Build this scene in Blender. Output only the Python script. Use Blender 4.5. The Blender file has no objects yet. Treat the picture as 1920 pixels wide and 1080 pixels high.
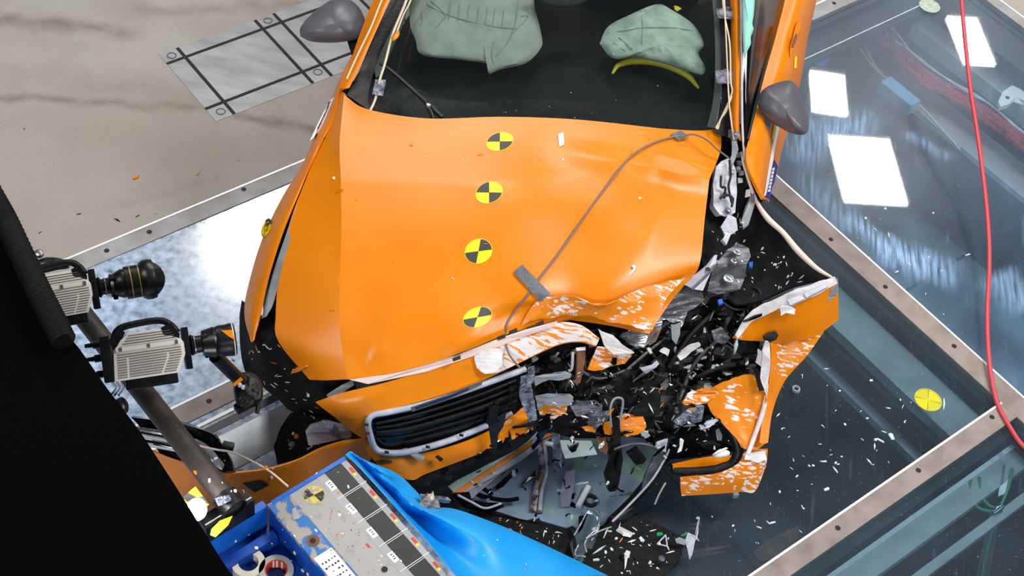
import bpy, bmesh, math, random
import numpy as np
from mathutils import Vector, Matrix, noise
from mathutils.bvhtree import BVHTree
from mathutils.geometry import tessellate_polygon

random.seed(7)
S = bpy.context.scene
COL = S.collection

# ------------------------------------------------------------------ camera
FPX = 2743.0
RM = Matrix(((0.98244434, 0.18655591, 0.0), (0.14050066, -0.73990726, 0.65787294), (0.12273009, -0.64632355, -0.75312893)))
CAMP = Vector((0, 0, 5.0))
cam = bpy.data.cameras.new('camera'); cam_o = bpy.data.objects.new('camera', cam); COL.objects.link(cam_o)
cam.sensor_width = 36; cam.lens = FPX / 1920 * 36; cam.clip_end = 200
rot = RM @ Matrix(((1, 0, 0), (0, -1, 0), (0, 0, -1)))
cam_o.matrix_world = Matrix.Translation(CAMP) @ rot.to_4x4()
S.camera = cam_o

# ------------------------------------------------------------------ world + exposure
S.view_settings.view_transform = 'Standard'; S.view_settings.look = 'None'
S.view_settings.exposure = -0.60; S.view_settings.gamma = 1.0; S.view_settings.use_curve_mapping = False
w = bpy.data.worlds.new('hall_air'); S.world = w; w.use_nodes = True
bg = w.node_tree.nodes['Background']; bg.inputs[0].default_value = (0.52, 0.68, 0.86, 1); bg.inputs[1].default_value = 0.17
S.cycles.max_bounces = 10; S.cycles.transparent_max_bounces = 16
S.cycles.sample_clamp_indirect = 6.0


def lin(c):
    def f(v):
        v /= 255.0
        return v / 12.92 if v <= 0.04045 else ((v + 0.055) / 1.055) ** 2.4
    return (f(c[0]), f(c[1]), f(c[2]), 1.0)


def emissive(name, strength, col=(1, 1, 1, 1)):
    m = bpy.data.materials.new(name); m.use_nodes = True
    nt = m.node_tree; nt.nodes.clear()
    o = nt.nodes.new('ShaderNodeOutputMaterial'); e = nt.nodes.new('ShaderNodeEmission')
    e.inputs[0].default_value = col; e.inputs[1].default_value = strength
    nt.links.new(e.outputs[0], o.inputs[0])
    return m


def M(name, c, rough=0.5, metal=0.0, c2=None, scale=20, amt=1.0, bump=0.0, lo=0.35, hi=0.65, stretch=None, coat=0.0, detail=6, bscale=None, rough2=None, spec=0.5, clus=0):
    """principled material; with c2 a noise mask mixes a second colour in"""
    m = bpy.data.materials.new(name); m.use_nodes = True
    nt = m.node_tree; p = nt.nodes['Principled BSDF']; L = nt.links
    p.inputs['Base Color'].default_value = lin(c); p.inputs['Roughness'].default_value = rough
    p.inputs['Metallic'].default_value = metal; p.inputs['Coat Weight'].default_value = coat
    p.inputs['Specular IOR Level'].default_value = spec
    if c2 or bump:
        tc = nt.nodes.new('ShaderNodeTexCoord'); mp = nt.nodes.new('ShaderNodeMapping')
        L.new(tc.outputs['Object'], mp.inputs[0])
        if stretch: mp.inputs['Scale'].default_value = stretch
        n = nt.nodes.new('ShaderNodeTexNoise'); n.inputs['Scale'].default_value = scale; n.inputs['Detail'].default_value = detail
        L.new(mp.outputs[0], n.inputs['Vector'])
    if c2:
        r = nt.nodes.new('ShaderNodeMapRange'); r.inputs[1].default_value = lo; r.inputs[2].default_value = hi; r.inputs[4].default_value = amt
        L.new(n.outputs[0], r.inputs[0])
        if clus:
            cn = nt.nodes.new('ShaderNodeTexNoise'); cn.inputs['Scale'].default_value = clus; cn.inputs['Detail'].default_value = 3
            L.new(tc.outputs['Object'], cn.inputs['Vector'])
            cm = nt.nodes.new('ShaderNodeMapRange'); cm.inputs[1].default_value = .46; cm.inputs[2].default_value = .56
            cm.inputs[3].default_value = -.10; cm.inputs[4].default_value = .05
            L.new(cn.outputs[0], cm.inputs[0])
            ca = nt.nodes.new('ShaderNodeMath'); ca.operation = 'ADD'
            L.new(n.outputs[0], ca.inputs[0]); L.new(cm.outputs[0], ca.inputs[1]); L.new(ca.outputs[0], r.inputs[0])
        x = nt.nodes.new('ShaderNodeMix'); x.data_type = 'RGBA'
        x.inputs[6].default_value = lin(c); x.inputs[7].default_value = lin(c2)
        L.new(r.outputs[0], x.inputs[0]); L.new(x.outputs[2], p.inputs['Base Color'])
        if rough2 is not None:
            r2 = nt.nodes.new('ShaderNodeMapRange'); r2.inputs[3].default_value = rough; r2.inputs[4].default_value = rough2
            L.new(r.outputs[0], r2.inputs[0]); L.new(r2.outputs[0], p.inputs['Roughness'])
    if bump:
        n2 = nt.nodes.new('ShaderNodeTexNoise'); n2.inputs['Scale'].default_value = bscale or scale * 3; n2.inputs['Detail'].default_value = 4
        L.new(mp.outputs[0], n2.inputs['Vector'])
        b = nt.nodes.new('ShaderNodeBump'); b.inputs['Strength'].default_value = bump; b.inputs['Distance'].default_value = 0.01
        L.new(n2.outputs[0], b.inputs['Height']); L.new(b.outputs[0], p.inputs['Normal'])
    return m


def glass_mat(name, tint, haze, haze_col, scratch=0.0, rough=0.02, refl=1.0, bloom=0.0, smears=(), hs=2.2, hv=.5):
    """sheet glass: see-through with Fresnel reflection, a dusty film and fine scratches"""
    m = bpy.data.materials.new(name); m.use_nodes = True
    nt = m.node_tree; nt.nodes.clear(); L = nt.links; N = nt.nodes.new
    out = N('ShaderNodeOutputMaterial'); tr = N('ShaderNodeBsdfTransparent'); gl = N('ShaderNodeBsdfGlossy'); df = N('ShaderNodeBsdfDiffuse')
    tr.inputs[0].default_value = lin(tint); gl.inputs['Roughness'].default_value = rough; df.inputs[0].default_value = lin(haze_col)
    ge = N('ShaderNodeNewGeometry'); dt = N('ShaderNodeVectorMath'); dt.operation = 'DOT_PRODUCT'
    L.new(ge.outputs['Incoming'], dt.inputs[0]); L.new(ge.outputs['Normal'], dt.inputs[1])
    ab = N('ShaderNodeMath'); ab.operation = 'ABSOLUTE'; L.new(dt.outputs['Value'], ab.inputs[0])
    om = N('ShaderNodeMath'); om.operation = 'SUBTRACT'; om.inputs[0].default_value = 1.0; L.new(ab.outputs[0], om.inputs[1])
    pw = N('ShaderNodeMath'); pw.operation = 'POWER'; pw.inputs[1].default_value = 5.0; L.new(om.outputs[0], pw.inputs[0])
    mul = N('ShaderNodeMath'); mul.operation = 'MULTIPLY_ADD'; mul.inputs[1].default_value = 0.96; mul.inputs[2].default_value = 0.045 * refl; mul.use_clamp = True
    L.new(pw.outputs[0], mul.inputs[0])
    m1 = N('ShaderNodeMixShader'); L.new(tr.outputs[0], m1.inputs[1]); L.new(df.outputs[0], m1.inputs[2])
    g2 = N('ShaderNodeBsdfGlossy'); g2.inputs['Roughness'].default_value = 0.30
    gm = N('ShaderNodeMixShader'); gm.inputs[0].default_value = bloom; L.new(gl.outputs[0], gm.inputs[1]); L.new(g2.outputs[0], gm.inputs[2])
    m2 = N('ShaderNodeMixShader'); L.new(m1.outputs[0], m2.inputs[1]); L.new(gm.outputs[0], m2.inputs[2]); L.new(mul.outputs[0], m2.inputs[0])
    L.new(m2.outputs[0], out.inputs[0])
    tc = N('ShaderNodeTexCoord')
    nz = N('ShaderNodeTexNoise'); nz.inputs['Scale'].default_value = hs; nz.inputs['Detail'].default_value = 8
    L.new(tc.outputs['Object'], nz.inputs['Vector'])
    r = N('ShaderNodeMapRange'); r.inputs[1].default_value = 0.3; r.inputs[2].default_value = 0.75
    r.inputs[3].default_value = haze * (1 - hv); r.inputs[4].default_value = haze * (1 + hv)
    L.new(nz.outputs[0], r.inputs[0])
    last = r.outputs[0]
    if scratch:
        for ang, sc, th in ((0.5, 30, 0.71), (-0.35, 42, 0.72), (1.3, 60, 0.73)):
            mp = N('ShaderNodeMapping'); mp.inputs['Rotation'].default_value = (0, 0, ang); mp.inputs['Scale'].default_value = (sc, 1.6, 1)
            L.new(tc.outputs['Object'], mp.inputs[0])
            a = N('ShaderNodeTexNoise'); a.inputs['Scale'].default_value = 1.5; a.inputs['Detail'].default_value = 3; a.inputs['Distortion'].default_value = 0.6
            L.new(mp.outputs[0], a.inputs['Vector'])
            q = N('ShaderNodeMapRange'); q.inputs[1].default_value = th - 0.04; q.inputs[2].default_value = th + 0.04; q.inputs[4].default_value = scratch
            L.new(a.outputs[0], q.inputs[0])
            ad = N('ShaderNodeMath'); ad.operation = 'ADD'; ad.use_clamp = True
            L.new(last, ad.inputs[0]); L.new(q.outputs[0], ad.inputs[1]); last = ad.outputs[0]
    # wiped smears of dust, each along its own line on the pane
    if smears:
        sn = N('ShaderNodeTexNoise'); sn.inputs['Scale'].default_value = 3.0; sn.inputs['Detail'].default_value = 6
        L.new(tc.outputs['Object'], sn.inputs['Vector'])

    def mth(op, a, b, c=False):
        n_ = N('ShaderNodeMath'); n_.operation = op; n_.use_clamp = c
        for i_, v_ in enumerate((a, b)):
            if v_ is None: continue
            if isinstance(v_, (int, float)): n_.inputs[i_].default_value = v_
            else: L.new(v_, n_.inputs[i_])
        return n_.outputs[0]

    def mr(v_, a, b, c, d):
        r_ = N('ShaderNodeMapRange'); r_.inputs[1].default_value = a; r_.inputs[2].default_value = b; r_.inputs[3].default_value = c; r_.inputs[4].default_value = d
        L.new(v_, r_.inputs[0]); return r_.outputs[0]
    for (x0, y0, x1, y1, wd, am, gang) in smears:
        a_ = W(x0, y0, 0); b_ = W(x1, y1, 0); d_ = b_ - a_; ln = d_.length; d_ /= ln; n_v = Vector((-d_.y, d_.x, 0))
        dv = N('ShaderNodeVectorMath'); dv.operation = 'DOT_PRODUCT'; L.new(tc.outputs['Object'], dv.inputs[0]); dv.inputs[1].default_value = n_v
        du = N('ShaderNodeVectorMath'); du.operation = 'DOT_PRODUCT'; L.new(tc.outputs['Object'], du.inputs[0]); du.inputs[1].default_value = d_
        dd = mth('ABSOLUTE', mth('ADD', mth('SUBTRACT', dv.outputs['Value'], a_.dot(n_v)), mth('MULTIPLY', mth('SUBTRACT', sn.outputs[0], 0.5), wd * 2.2)), None)
        al = mth('ABSOLUTE', mth('SUBTRACT', du.outputs['Value'], a_.dot(d_) + ln / 2), None)
        mp = N('ShaderNodeMapping'); mp.inputs['Rotation'].default_value = (0, 0, gang); mp.inputs['Scale'].default_value = (70, 5, 1)
        L.new(tc.outputs['Object'], mp.inputs[0])
        hn = N('ShaderNodeTexNoise'); hn.inputs['Scale'].default_value = 1.0; hn.inputs['Detail'].default_value = 5
        L.new(mp.outputs[0], hn.inputs['Vector'])
        msk = mth('MULTIPLY', mth('MULTIPLY', mr(dd, 0, wd, am, 0), mr(al, ln * .35, ln * .55, 1, 0), True), mr(hn.outputs[0], .40, .62, .05, 1), True)
        last = mth('ADD', last, msk, True)
    # speckles of grit
    v = N('ShaderNodeTexNoise'); v.inputs['Scale'].default_value = 90; v.inputs['Detail'].default_value = 2
    L.new(tc.outputs['Object'], v.inputs['Vector'])
    q = N('ShaderNodeMapRange'); q.inputs[1].default_value = 0.70; q.inputs[2].default_value = 0.76; q.inputs[4].default_value = 0.35 if scratch else 0.0
    L.new(v.outputs[0], q.inputs[0])
    ad = N('ShaderNodeMath'); ad.operation = 'ADD'; ad.use_clamp = True
    L.new(last, ad.inputs[0]); L.new(q.outputs[0], ad.inputs[1])
    L.new(ad.outputs[0], m1.inputs[0])
    return m


# ------------------------------------------------------------------ geometry helpers
def W(px, py, z):
    d = RM @ Vector(((px - 960) / FPX, (py - 540) / FPX, 1.0))
    return CAMP + d * ((z - CAMP.z) / d.z)


def ray(px, py):
    return (RM @ Vector(((px - 960) / FPX, (py - 540) / FPX, 1.0))).normalized()


AX = Vector((0.7005, 0.7137, 0)).normalized(); BX = Vector((-AX.y, AX.x, 0)); UP = Vector((0, 0, 1))


def F(s, t, z=0.0):
    return AX * s + BX * t + UP * z


def link(name, bm_or_mesh, mat=None, parent=None, smooth=None):
    if isinstance(bm_or_mesh, bmesh.types.BMesh):
        me = bpy.data.meshes.new(name); bmesh.ops.recalc_face_normals(bm_or_mesh, faces=bm_or_mesh.faces[:])
        bm_or_mesh.to_mesh(me); bm_or_mesh.free()
    else:
        me = bm_or_mesh
    o = bpy.data.objects.new(name, me); COL.objects.link(o)
    if mat: me.materials.append(mat)
    if smooth is not None:
        me.polygons.foreach_set('use_smooth', [True] * len(me.polygons))
        me.set_sharp_from_angle(angle=math.radians(smooth))
    if parent:
        o.parent = parent; o.matrix_parent_inverse = root_mat(parent).inverted()
    return o


def root_mat(o):
    m = o.matrix_basis.copy()
    if o.parent: m = root_mat(o.parent) @ o.matrix_parent_inverse @ m
    return m


def tag(o, label=None, cat=None, group=None, kind=None):
    if label: o['label'] = label
    if cat: o['category'] = cat
    if group: o['group'] = group
    if kind: o['kind'] = kind
    return o


def empty(name, loc, label, cat, group=None):
    o = bpy.data.objects.new(name, None); COL.objects.link(o); o.location = loc; o.empty_display_size = 0.1
    return tag(o, label, cat, group)


def cr(p0, p1, p2, p3, t):
    return [0.5 * (2 * b + (c - a) * t + (2 * a - 5 * b + 4 * c - d) * t * t + (3 * b - a - 3 * c + d) * t ** 3) for a, b, c, d in zip(p0, p1, p2, p3)]


def spline(pts, n, breaks=()):
    """Catmull-Rom through pts, n steps a span; breaks = indices kept as corners"""
    out = []; N = len(pts)
    for i in range(N - 1):
        p1, p2 = pts[i], pts[i + 1]
        p0 = pts[i - 1] if i > 0 and i not in breaks else [2 * a - b for a, b in zip(p1, p2)]
        p3 = pts[i + 2] if i + 2 < N and i + 1 not in breaks else [2 * b - a for a, b in zip(p1, p2)]
        for k in range(n): out.append(cr(p0, p1, p2, p3, k / n))
    out.append(list(pts[-1]))
    return out


def sheet(name, rows, mat, parent=None, thick=0.006, nu=6, nv=6, ub=(), vb=(), dents=(), rough=0.0, rscale=8.0, smooth=30, solid=True, flip=1):
    """curved panel from rows of (px, py, z) control points"""
    R1 = [spline(r, nu, ub) for r in rows]
    cols = list(zip(*R1)); C2 = [spline(list(c), nv, vb) for c in cols]
    bm = bmesh.new(); grid = []
    for j in range(len(C2[0])):
        line = []
        for i in range(len(C2)):
            px, py, z = C2[i][j]
            for d in dents:
                if len(d) == 4:
                    x, y, r, a = d; z += a * math.exp(-((px - x) ** 2 + (py - y) ** 2) / (r * r))
                else:  # fold along a segment
                    x0, y0, x1, y1, r, a = d
                    dx, dy = x1 - x0, y1 - y0; l2 = dx * dx + dy * dy
                    t = max(0, min(1, ((px - x0) * dx + (py - y0) * dy) / l2))
                    q = math.hypot(px - x0 - t * dx, py - y0 - t * dy)
                    z += a * max(0.0, 1 - q / r) * (0.4 + 0.6 * math.sin(math.pi * min(1, max(0, t * 0.9 + 0.05))))
            p = W(px, py, z)
            if rough: p += UP * rough * noise.fractal(p * rscale, 0.9, 2.0, 4)
            line.append(bm.verts.new(p))
        grid.append(line)
    for j in range(len(grid) - 1):
        for i in range(len(grid[0]) - 1):
            bm.faces.new((grid[j][i], grid[j][i + 1], grid[j + 1][i + 1], grid[j + 1][i]))
    bm.normal_update()
    if sum(f.normal.z for f in bm.faces) < 0: bmesh.ops.reverse_faces(bm, faces=bm.faces[:])
    if solid: shell(bm, thick)
    return link(name, bm, mat, parent, smooth)


def shell(bm, th):
    """give an open sheet real thickness, downward along its normals"""
    bm.normal_update(); vs = bm.verts[:]; fs = bm.faces[:]
    border = [e for e in bm.edges if len(e.link_faces) == 1]
    lower = {v: bm.verts.new(v.co - v.normal * th) for v in vs}
    for f in fs: bm.faces.new([lower[v] for v in reversed(f.verts[:])])
    for e in border:
        a, b = e.verts
        try: bm.faces.new((b, a, lower[a], lower[b]))
        except ValueError: pass


def poly(name, pts, mat, parent=None, th=0.004, jag=0, rnd=0.0, sub=0, bend=0.0, world=False, smooth=None, seed=0):
    """plate cut to an outline of (px, py, z); jag splits its edges into a torn line"""
    P = [Vector(p) if world else W(*p) for p in pts]
    rs = random.Random(seed or sum(map(ord, name)) % 999 + len(pts) * 7 + int(pts[0][0]))
    for _ in range(jag):
        Q = []
        for i, p in enumerate(P):
            q = P[(i + 1) % len(P)]; l = (q - p).length
            m = p.lerp(q, rs.uniform(0.35, 0.65)) + Vector((rs.uniform(-1, 1), rs.uniform(-1, 1), rs.uniform(-.5, .5))) * l * 0.10
            Q += [p, m]
        P = Q
    bm = bmesh.new(); vs = [bm.verts.new(p) for p in P]
    for t in tessellate_polygon([P]):
        try: bm.faces.new([vs[i] for i in t])
        except ValueError: pass
    bmesh.ops.recalc_face_normals(bm, faces=bm.faces[:]); bm.normal_update()
    if sub:
        bmesh.ops.subdivide_edges(bm, edges=bm.edges[:], cuts=sub, use_grid_fill=True)
        if bend or rnd:
            for v in bm.verts: v.co += Vector((0, 0, 1)) * (rnd * noise.fractal(v.co * 14, 0.9, 2, 3))
    if sum(f.normal.z * f.calc_area() for f in bm.faces) < 0: bmesh.ops.reverse_faces(bm, faces=bm.faces[:])
    shell(bm, th)
    return link(name, bm, mat, parent, smooth)


def tube(name, pts, r, mat, parent=None, n=8, res=6, sm=True, ribs=0):
    """round bar along world points; r a number or one per point"""
    pts = [Vector(p) for p in pts]
    rr = r if isinstance(r, (list, tuple)) else [r] * len(pts)
    if res > 1 and len(pts) > 2:
        q = spline([tuple(p) + (k,) for p, k in zip(pts, rr)], res)
        pts = [Vector(a[:3]) for a in q]; rr = [a[3] for a in q]
    bm = bmesh.new(); rings = []
    ref = Vector((0.31, 0.2, 0.93))
    for i, p in enumerate(pts):
        d = (pts[min(i + 1, len(pts) - 1)] - pts[max(i - 1, 0)]).normalized()
        a = d.cross(ref)
        if a.length < 1e-4: a = d.cross(Vector((1, 0, 0)))
        a.normalize(); b = d.cross(a)
        k = rr[i] * (1 + (0.12 if ribs and i % 2 else 0))
        rings.append([bm.verts.new(p + (a * math.cos(2 * math.pi * j / n) + b * math.sin(2 * math.pi * j / n)) * k) for j in range(n)])
    for A, B in zip(rings, rings[1:]):
        for j in range(n): bm.faces.new((A[j], A[(j + 1) % n], B[(j + 1) % n], B[j]))
    bm.faces.new(rings[0][::-1]); bm.faces.new(rings[-1])
    return link(name, bm, mat, parent, 50 if sm else None)


def lathe(name, o, d, prof, mat, parent=None, n=28, smooth=35, caps=True):
    """solid of revolution: prof = (distance along d, radius)"""
    o = Vector(o); d = Vector(d).normalized(); a = d.orthogonal().normalized(); b = d.cross(a)
    bm = bmesh.new(); rings = []
    for t, r in prof:
        rings.append([bm.verts.new(o + d * t + (a * math.cos(2 * math.pi * j / n) + b * math.sin(2 * math.pi * j / n)) * max(r, 1e-4)) for j in range(n)])
    for A, B in zip(rings, rings[1:]):
        for j in range(n): bm.faces.new((A[j], A[(j + 1) % n], B[(j + 1) % n], B[j]))
    if caps: bm.faces.new(rings[0][::-1]); bm.faces.new(rings[-1])
    return link(name, bm, mat, parent, smooth)


def add_box(bm, c, e1, e2, e3, h, bev=0.0):
    c = Vector(c); e1, e2, e3 = Vector(e1), Vector(e2), Vector(e3)
    vs = {}
    for i in (-1, 1):
        for j in (-1, 1):
            for k in (-1, 1): vs[i, j, k] = bm.verts.new(c + e1 * h[0] * i + e2 * h[1] * j + e3 * h[2] * k)
    fs = []
    for ax in range(3):
        for sg in (-1, 1):
            q = [(-1, -1), (1, -1), (1, 1), (-1, 1)]; ks = []
            for u, v in q:
                k = [0, 0, 0]; k[ax] = sg; k[(ax + 1) % 3] = u; k[(ax + 2) % 3] = v; ks.append(vs[tuple(k)])
            fs.append(bm.faces.new(ks if sg > 0 else ks[::-1]))
    if bev:
        es = list({e for f in fs for e in f.edges})
        bmesh.ops.bevel(bm, geom=es, offset=bev, segments=2, affect='EDGES', profile=0.7)


def box(name, c, axes, h, mat, parent=None, bev=0.0, smooth=40):
    bm = bmesh.new(); add_box(bm, c, *axes, h, bev)
    return link(name, bm, mat, parent, smooth if bev else None)


def fbox(name, s0, s1, t0, t1, z0, z1, mat, parent=None, bev=0.0):
    return box(name, F((s0 + s1) / 2, (t0 + t1) / 2, (z0 + z1) / 2), (AX, BX, UP), ((s1 - s0) / 2, (t1 - t0) / 2, (z1 - z0) / 2), mat, parent, bev)


def pillow(name, outline, mat, parent=None, h=0.08, hb=None, rings=9, wr=0.0, ws=18, exp=0.5, smooth=60, per=10, relax=0):
    """closed soft body inflated both ways from an outline of (px, py, z)"""
    o = spline([tuple(p) for p in outline] + [tuple(outline[0])], per)[:-1]
    P = [W(*p) for p in o]; c = sum(P, Vector()) / len(P)
    nrm = -ray(sum(p[0] for p in outline) / len(outline), sum(p[1] for p in outline) / len(outline))
    bm = bmesh.new(); n = len(P); hb = h if hb is None else hb

    def ringset(sign, hh):
        rs = []
        for k in range(1, rings + 1):
            s = 1 - k / (rings + 1); q = 0.0 if relax else hh * (1 - s ** 2.4) ** exp
            row = []
            for p in P:
                v = c + (p - c) * s + nrm * q * sign
                if wr and not relax: v += nrm * sign * wr * (noise.fractal(v * ws, 0.8, 2.1, 4)) * min(1, k / 3)
                row.append(bm.verts.new(v)); sgn[row[-1]] = sign
            rs.append(row)
        return rs
    rim = [bm.verts.new(p) for p in P]; sgn = {v: 0 for v in rim}
    for sign, hh in ((1, h), (-1, hb)):
        rs = [rim] + ringset(sign, hh)
        for A, B in zip(rs, rs[1:]):
            for j in range(n): bm.faces.new((A[j], A[(j + 1) % n], B[(j + 1) % n], B[j]))
        cv = bm.verts.new(sum((v.co for v in rs[-1]), Vector()) / n); sgn[cv] = sign
        for j in range(n): bm.faces.new((rs[-1][j], rs[-1][(j + 1) % n], cv))
    if relax:  # membrane dome instead of the ringed profile: no ridges towards the corners
        bm.verts.index_update(); bm.verts.ensure_lookup_table(); rs_ = {v.index for v in rim}
        nb = [[e.other_vert(v).index for e in v.link_edges] for v in bm.verts]
        sg = [sgn[v] for v in bm.verts]; base = [v.co.copy() for v in bm.verts]
        n_v = len(nb); A_ = np.eye(n_v); rhs = np.zeros(n_v)
        for i in range(n_v):
            if i in rs_: continue
            q = [1.0 / max(1e-5, (base[i] - base[j]).length) for j in nb[i]]; t_ = sum(q)
            for j, k in zip(nb[i], q): A_[i, j] -= k / t_
            rhs[i] = sum((base[i] - base[j]).length for j in nb[i]) / len(nb[i]) / t_
        side = np.linalg.solve(A_, rhs).tolist()
        mx = max(side) or 1
        for v in bm.verts:
            if v.index in rs_: continue
            u = max(0.0, side[v.index] / mx) ** exp; up = sg[v.index] > 0
            v.co = base[v.index] + nrm * (u * h if up else -u * hb)
            if wr: v.co += nrm * (1 if up else -1) * wr * noise.fractal(v.co * ws, 0.8, 2.1, 4) * min(1, u * 2)
    return link(name, bm, mat, parent, smooth)


def bvh_of(objs):
    vs, ps = [], []
    for o in objs:
        mw = root_mat(o); b = len(vs)
        vs += [mw @ v.co for v in o.data.vertices]; ps += [[b + i for i in p.vertices] for p in o.data.polygons]
    return BVHTree.FromPolygons(vs, ps)


def drape(name, rows, bvh, mat, parent=None, lift=0.002, th=0.0015):
    """thin sticker or tape laid on a surface; rows = grid of (px, py)"""
    bm = bmesh.new(); g = []; last = None
    for r in rows:
        line = []
        for px, py in r:
            h = bvh.ray_cast(CAMP, ray(px, py))
            if h[0] is None:
                p = W(px, py, last.z if last else 0.8)
            else:
                nn = h[1] if h[1].z > 0 else -h[1]; p = h[0] + nn * lift
            last = p; line.append(bm.verts.new(p))
        g.append(line)
    for A, B in zip(g, g[1:]):
        for i in range(len(A) - 1): bm.faces.new((A[i], A[i + 1], B[i + 1], B[i]))
    bm.normal_update()
    if sum(f.normal.z for f in bm.faces) < 0: bmesh.ops.reverse_faces(bm, faces=bm.faces[:])
    shell(bm, th)
    return link(name, bm, mat, parent, 40)


def quad(a, b, c, d, nu=5, nv=5):
    out = []
    for j in range(nv + 1):
        v = j / nv; l = (a[0] + (d[0] - a[0]) * v, a[1] + (d[1] - a[1]) * v); r = (b[0] + (c[0] - b[0]) * v, b[1] + (c[1] - b[1]) * v)
        out.append([(l[0] + (r[0] - l[0]) * i / nu, l[1] + (r[1] - l[1]) * i / nu) for i in range(nu + 1)])
    return out


def disc_rows(cx, cy, rx, ry, a0, a1, n=8, skew=0.0, r0=0.02, dx=0, dy=0):
    """fan of an (elliptical) disc sector in the photo's frame, later laid on the surface"""
    rows = []
    for k in range(4):
        f = r0 + (1 - r0) * k / 3; row = []
        for i in range(n + 1):
            a = math.radians(a0 + (a1 - a0) * i / n)
            x, y = rx * math.cos(a) * f, -ry * math.sin(a) * f
            row.append((cx + x - skew * y + dx, cy + y - skew * x * 0.5 + dy))
        rows.append(row)
    return rows


# ------------------------------------------------------------------ materials
ORANGE = (227, 130, 1); YEL = (250, 222, 0)
m_orange = M('orange_paint', ORANGE, 0.33, c2=(221, 125, 0), scale=5, spec=0.42)
m_scrape = M('orange_paint_scraped', ORANGE, 0.42, c2=(226, 220, 220), scale=34, lo=0.56, hi=0.60, stretch=(0.7, 3.4, 1.5), detail=12, clus=7)
m_scrape3 = M('primer_with_paint_left', ORANGE, 0.45, c2=(222, 216, 216), scale=24, lo=0.44, hi=0.49, stretch=(0.7, 4.0, 1.5), detail=12)
m_scrape2 = M('orange_paint_flaked', ORANGE, 0.42, c2=(232, 228, 230), scale=30, lo=0.55, hi=0.59, stretch=(0.6, 3.0, 2.2), detail=12, clus=6)
m_white = M('white_primer', (228, 226, 230), 0.5, c2=(206, 200, 202), scale=30)
m_pink = M('pale_primer_edge', (236, 214, 205), 0.5)
m_black = M('black_plastic', (9, 9, 11), 0.42, c2=(22, 23, 26), scale=30, bump=0.15, spec=0.28)
m_blackgl = M('gloss_black', (6, 6, 8), 0.12)
m_liner = M('black_felt_liner', (17, 18, 20), 0.75, c2=(28, 30, 33), scale=60, bump=0.3, spec=0.2)
m_rubber = M('black_rubber', (12, 12, 13), 0.6)
m_grey = M('mirror_grey', (92, 90, 100), 0.38, c2=(86, 84, 94), scale=12)
m_silver = M('bare_metal', (176, 180, 188), 0.34, 0.7, c2=(120, 124, 132), scale=26, bump=0.2)
m_zinc = M('grey_zinc_plate', (104, 107, 116), 0.45, 0.5, c2=(78, 80, 88), scale=22, bump=0.25)
m_pale = M('pale_grey_painted_metal', (196, 200, 214), 0.42, c2=(170, 174, 186), scale=18)
m_clip = M('grey_bracket_plastic', (140, 148, 154), 0.45, c2=(122, 128, 136), scale=18)
m_tape = M('grey_cloth_tape', (98, 102, 112), 0.42, c2=(84, 88, 98), scale=40, bump=0.2)
m_tapesh = M('crumpled_silver_tape', (150, 156, 172), 0.26, 0.55, c2=(66, 72, 88), scale=38, bump=0.8)
m_yellow = M('target_yellow', YEL, 0.45)
m_tgrey = M('target_black', (54, 54, 56), 0.5)
m_paper = M('white_paper', (238, 236, 236), 0.6)
m_flake = M('white_flake', (236, 236, 238), 0.5)
m_ink = M('ink', (40, 40, 44), 0.6)
m_inkred = M('red_ink', (200, 70, 52), 0.6)
m_mint = M('mint_airbag_cloth', (150, 214, 204), 0.75, c2=(136, 202, 192), scale=20, bump=0.1)
m_bag = M('grey_green_airbag_cloth', (140, 148, 142), 0.8, c2=(126, 134, 128), scale=16, bump=0.25, bscale=70)
m_bagd = M('airbag_seam', (120, 136, 130), 0.8)
m_wire = M('grey_wire', (120, 104, 98), 0.5)
m_cream = M('cream_cable', (214, 202, 176), 0.5)
m_redhose = M('red_hose', (206, 74, 84), 0.4)
m_ygrn = M('yellow_steering_wheel', (188, 178, 20), 0.5)
m_conc = None
# ------------------------------------------------------------------ hall lamps (area lights in real housings)
m_house = M('lamp_housing_grey', (70, 72, 76), 0.5)


def hall_lamp(loc, sx, sy, power, az, tilt=0.0, col=(1.0, 0.97, 0.93), label=''):
    root = empty('hall_lamp', loc, label, 'lamp', 'lamp panels under the hall roof')
    l = bpy.data.lights.new('lamp_panel', 'AREA'); l.shape = 'RECTANGLE'; l.size = sx; l.size_y = sy; l.energy = power; l.color = col
    lo = bpy.data.objects.new('lamp_panel', l); COL.objects.link(lo); lo.parent = root
    root.rotation_euler = (tilt, 0, az)
    bm = bmesh.new()
    add_box(bm, (0, 0, 0.10), (1, 0, 0), (0, 1, 0), UP, (sx / 2 + .05, sy / 2 + .05, .05), .02)
    for i in (-1, 1):
        add_box(bm, (i * (sx / 2 + .03), 0, .02), (1, 0, 0), (0, 1, 0), UP, (.02, sy / 2 + .05, .05))
        add_box(bm, (0, i * (sy / 2 + .03), .02), (1, 0, 0), (0, 1, 0), UP, (sx / 2 + .05, .02, .05))
    h = link('housing', bm, m_house); h.parent = root
    return root


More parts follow.
